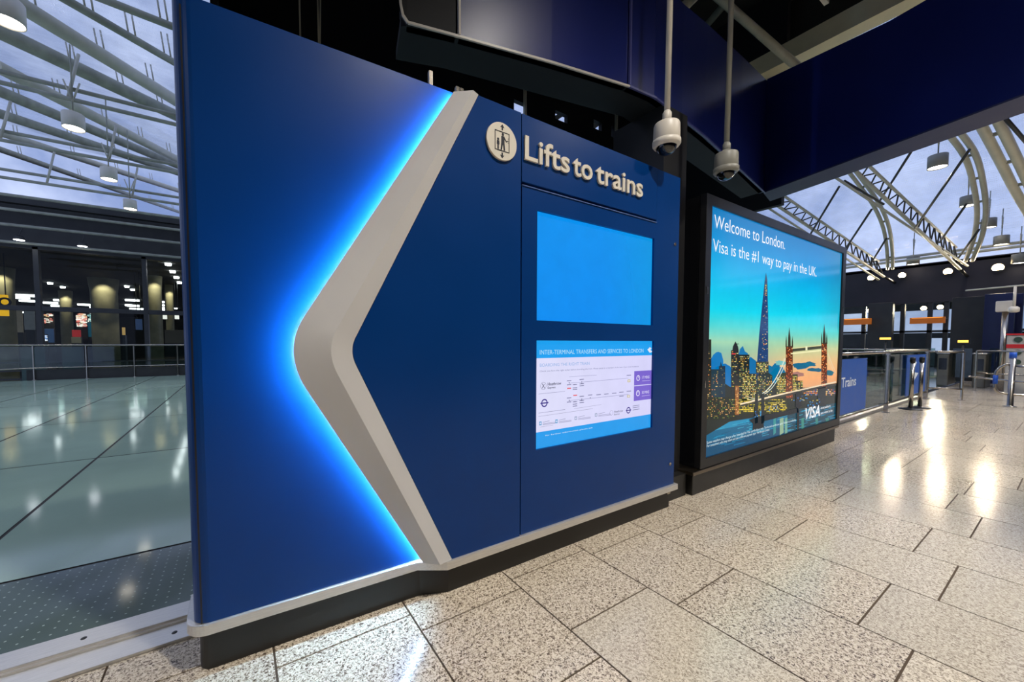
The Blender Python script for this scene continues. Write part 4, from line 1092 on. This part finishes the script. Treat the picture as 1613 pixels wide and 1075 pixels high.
for (p, Xc, w_, lab, mt) in (((1573,500),20.5,.30,'broad navy pillar under the far dark band, right side',M_nav2),((1386,500),21.4,.35,'dark pillar between the two orange signs',M_darksteel),((1530,500),21.2,.45,'wide dark pillar right of the right orange sign',M_darksteel),((1592,505),21.0,.22,'dark blue panel pillar nearest the red and white machine',M_nav2)):
    c = atX(*p, Xc); b = MB(); b.box(Xc, Xc+.3, c.y-w_, c.y+w_, 0, 2.9); tag(b.build('pillar', mt, bevel=.01), lab, 'pillar')
M_or = mat('orange_sign', (150,84,20), .4, emit=(190,100,20), es=.35)
for (x0, x1, y, lab) in ((1328,1371,507,'dark orange sign strip nearest the lightbox'),(1433,1488,505,'dark orange sign strip below two window lights')):
    a, c = atX(x0, y-4, 20.8), atX(x1, y+4, 20.8); t = empty('orange_sign_strip', ((a.x), (a.y+c.y)/2, c.z), lab, 'sign')
    b = MB(); b.box(20.8, 20.95, c.y, a.y, c.z, a.z); b.build('face', M_or, t, bevel=.005)
    b = MB(); b.box(20.79, 20.8, c.y+.05, a.y-.05, a.z-.03, a.z-.01); b.build('edge_strip', emis('amber_edge', (255,160,60), 1.2), t)
    for yy in (a.y-.1, c.y+.1):
        b = MB(); b.tube([(20.88, yy, a.z-.03), (22.06, yy, a.z-.03)], .015, 6); b.build('bracket', M_darksteel, t)
def led_sign(px_, py_, X, w_, lab):
    p = atX(px_, py_, X); t = empty('gate_led_sign', tuple(p), lab, 'sign', 'small amber signs over the gates')
    b = MB(); b.box(X, X+.08, p.y-w_, p.y+w_, p.z-.08, p.z+.10); b.build('case', M_dark, t)
    b = MB(); b.box(X-.006, X, p.y-w_*.75, p.y+w_*.75, p.z-.035, p.z+.03); b.build('display', emis('amber_led', (255,190,70), 3.0), t)
    b = MB(); b.tube([(X+.04, p.y, p.z-.08), (X+.04, p.y, 0.0)], .025, 8); b.build('post', M_darksteel, t)
led_sign(1394.5, 533.5, 17.5, .17, 'small amber lit sign on a post left of the gates')
led_sign(1517, 538, 17.5, .13, 'small amber lit sign on a post above the gates')
# ticket gates
def gate(x, y, lab):
    t = empty('ticket_gate', (x, y, 0), lab, 'ticket gate', 'row of ticket gates at the far end')
    b = MB(); b.box(x, x+1.2, y-.12, y+.12, 0, .98); b.build('cabinet', mat('gate_cabinet', (116,112,100), .35, .6, var=.15), t, bevel=.02)
    b = MB(); b.box(x-.02, x+1.22, y-.14, y+.14, .98, 1.02); b.build('top', M_steel, t, bevel=.008)
    b = MB(); b.box(x-.008, x, y-.08, y+.08, .5, .85); b.build('reader_panel', mat('dark_reader', (24,26,28), .2), t)
    b = MB(); b.box(x+.55, x+.57, y-.50, y-.12, .25, 1.15); b.build('flap', M_bal, t)
for (y, lab) in ((3.9,'ticket gate leftmost in the far row'),(3.15,'ticket gate second from left in the far row'),(2.4,'ticket gate in the middle of the far row'),(1.7,'ticket gate right of the middle in the far row'),(1.0,'ticket gate rightmost in the far row')):
    gate(18.2, y, lab)
# information machine, red band
p = atX(1609, 552, 17); t = empty('help_point', (17, p.y, 0), 'white machine with a red band and round dials at right photo edge', 'machine')
b = MB(); b.box(17, 17.3, p.y-.30, p.y+.24, 0, 1.52); b.build('case', mat('grey_white', (168,166,160), .4), t, bevel=.02)
b = MB(); b.box(16.99, 17, p.y-.30, p.y+.24, 1.18, 1.28); b.build('red_band', mat('red_paint', (190,40,44), .4), t)
b = MB(); b.box(16.98, 17.31, p.y-.31, p.y+.25, 1.52, 1.56); b.build('cap', mat('red_paint', (190,40,44), .4), t)
for z in (1.40, 1.07, .82):
    b = MB(); b.tube([(17, p.y+.06, z), (16.98, p.y+.06, z)], .07, 16); b.build('dial', mat('dial_green', (50,70,60), .3), t)
# hanging cctv cameras and box on pole
p = atX(1580, 501, 17.5); t = empty('ticket_validator', (17.5, p.y, 0), 'white box on a tall grey post left of the red and white machine', 'machine')
b = MB(); b.box(17.4, 17.7, p.y-.15, p.y+.13, 2.16, 2.45); b.build('box', M_white, t, bevel=.02)
b = MB(); b.tube([(17.55, p.y-.03, 0), (17.55, p.y-.03, 2.16)], .06, 12); b.build('post', M_steel, t)
p = atX(1597, 490, 16.5); t = empty('bullet_camera', (p.x, p.y, p.z), 'small white camera hanging from a thin horizontal bar at right', 'camera')
b = MB(); b.lathe((p.x, p.y, p.z-.04), [(.05,0),(.09,.02),(.09,.12),(.05,.15)], 16); b.build('housing', M_white, t)
b = MB(); b.tube([(p.x, p.y, p.z+.10), (p.x, p.y, p.z+.62)], .025, 8); b.build('stem', M_white, t)
b = MB(); b.tube([(p.x, p.y+.8, p.z+.60), (p.x, p.y-1.2, p.z+.66)], .02, 8); b.tube([(p.x, p.y-1.15, p.z+.66), (p.x, p.y-1.15, 6.5)], .012, 6); b.build('bar', M_tube, t)

# right balustrade behind the lightbox, running away from us
balustrade('glass_balustrade', [(6.95,2.02),(13.46,2.02)], 'glass balustrade running from the lightbox towards the far gates', h=1.14, low=.17, step=3.3, r_=.026)
b = MB(); b.box(6.8, 13.6, 2.13, 2.2, -.02, .05); struct(b.build('trim_6', M_alu))
balustrade('guard_rail', [(13.6,2.02),(13.85,1.52)], 'short steel guard rail at the end of the right balustrade', h=1.11, low=.26, step=.6, glass=False)
balustrade('guard_rail', [(16.8,1.62),(16.2,-.6),(15.8,-3)], 'long steel guard rail crossing the hall beyond the taped barrier', h=1.10, low=.50, step=1.4, glass=False)
balustrade('guard_rail', [(19.0,6.6),(17.2,2.6)], 'steel rail seen through the right balustrade glass', h=1.10, low=.50, step=1.1, glass=True)
# blue banners on the balustrade
M_ban = mat('blue_banner', (34, 84, 168), .45, var=.05)
def banner(x0, x1, z0_, z1_, lab, body=None):
    t = empty('blue_banner', ((x0+x1)/2, 1.99, z0_), lab, 'banner')
    b = MB(); b.box(x0, x1, 1.983, 1.993, z0_, z1_); b.build('sheet', M_ban, t)
    for (x, z) in ((x0+.03, z1_-.03), (x1-.03, z1_-.03), (x0+.03, z0_+.03), (x1-.03, z0_+.03)):
        b = MB(); b.tube([(x,1.983,z),(x,1.979,z)], .012, 8); b.build('eyelet', M_steel, t)
    return t
xa = atY(1322, 600, 1.99).x; xb = atY(1364, 600, 1.99).x
t = banner(6.98, xb, .22, 1.06, 'blue banner reading Trains on the balustrade beside the lightbox')
b = MB(); l0, l1 = atY(1325, 611, 1.982), atY(1348, 606, 1.982); tp = atY(1325, 596, 1.982)
vs, fs = text_mesh('Trains', l0.x, l1.x, l0.z, tp.z-l0.z, bold=.01)
b.add([(x, 1.981, zz) for (x, zz, z) in vs], fs); b.build('lettering', mat('white_print', (225,232,240), .5), t)
xc, xd = atY(1427, 590, 1.99).x, atY(1457, 590, 1.99).x
t = banner(xc, xd, .22, 1.06, 'blue banner with a pale arrow emblem farther along the balustrade')
c = (xc+(xd-xc)*.36, .70); sx_ = (xd-xc)*.22
b = MB(); b.plate([(c[0]-sx_,c[1]-.02),(c[0],c[1]+.24),(c[0]+sx_*.5,c[1]+.2),(c[0]-sx_*.2,c[1]+.0),(c[0]+sx_,c[1]-.04),(c[0],c[1]-.2)], 1.978, 1.982); b.build('emblem', mat('white_print', (225,232,240), .5), t)
# belt stanchions
def stanchion(x, y, lab):
    t = empty('belt_stanchion', (x, y, 0), lab, 'barrier post', 'pair of barrier posts by the balustrade')
    b = MB(); b.lathe((x,y,0), [(.17,0),(.17,.012),(.08,.03),(.035,.04)], 24); b.build('base', M_dark, t)
    b = MB(); b.lathe((x,y,.03), [(.033,0),(.033,.90)], 16); b.build('post', M_steel, t)
    b = MB(); b.lathe((x,y,.93), [(.040,0),(.042,.08),(.03,.10)], 16); b.build('head', M_dark, t)
stanchion(11.15, 1.86, 'nearer steel barrier post on a flat black base')
stanchion(11.55, 1.80, 'farther steel barrier post standing close behind its twin')
# queue barrier with blue tape
t = empty('queue_barrier', (13.3, .82, 0), 'steel hoop queue barrier with blue tape on its post', 'barrier')
b = MB(); b.lathe((13.3,.82,0), [(.09,0),(.09,.012),(.05,.02),(.045,.03),(.045,1.12)], 18); b.build('post', M_steel, t)
b = MB(); b.lathe((13.3,.82,1.0), [(.050,0),(.050,.12)], 18); b.build('blue_tape', mat('blue_tape', (20,84,190), .4), t)
hp = [(13.3,.82,.90),(13.29,.90,.86),(13.28,.97,.80),(13.27,1.01,.72),(13.27,1.02,.62),(13.27,1.02,.40),(13.27,1.01,.33),(13.28,.96,.28),(13.3,.82,.26),(13.3,.2,.25)]
b = MB(); b.tube(hp, .026, 12); b.build('hoop', M_steel, t)
b = MB(); b.tube([(13.3,.82,.86),(13.3,.55,.80),(13.3,.1,.66)], .026, 12); b.build('hoop_far_side', M_steel, t)
b = MB(); b.tube([(13.27,1.02,.46),(13.27,1.02,.64)], .034, 14); b.build('blue_tape', mat('blue_tape', (20,84,190), .4), t)
b = MB(); b.tube([(13.78,1.42,.56),(13.3,.82,.53),(13.0,.2,.50)], .020, 10); b.build('cross_rail', M_steel, t)

# ================================================================== BEHIND THE CAMERA: room and lamps that light the granite
b = MB(); b.box(-7, 26, -9.6, -9.3, 0, 12); struct(b.build('wall_rear', mat('rear_wall', (46,46,52), .6, var=.2)))  # unseen wall, raised high to keep sky out of the poster's reflection
b = MB(); b.box(-7.4, -7.2, -9.3, 2.0, 0, 6.6); struct(b.build('wall_left', mat('rear_wall', (46,46,52), .6)))
gh = 'hanging cylinder lamps over the granite concourse'
for (x, y, pw) in ((1.65,-.85,1), (5.0,-1.2,1), (-3.4,-2.2,.8), (9.5,-1.8,1.2), (14.2,-1.8,1.2)):
    pendant(x, y, 5.55, 6.6 if x < 7 else 8.0, 'white cylinder lamp hanging over the granite concourse behind the viewer', gh, LAMP_POWER*pw)
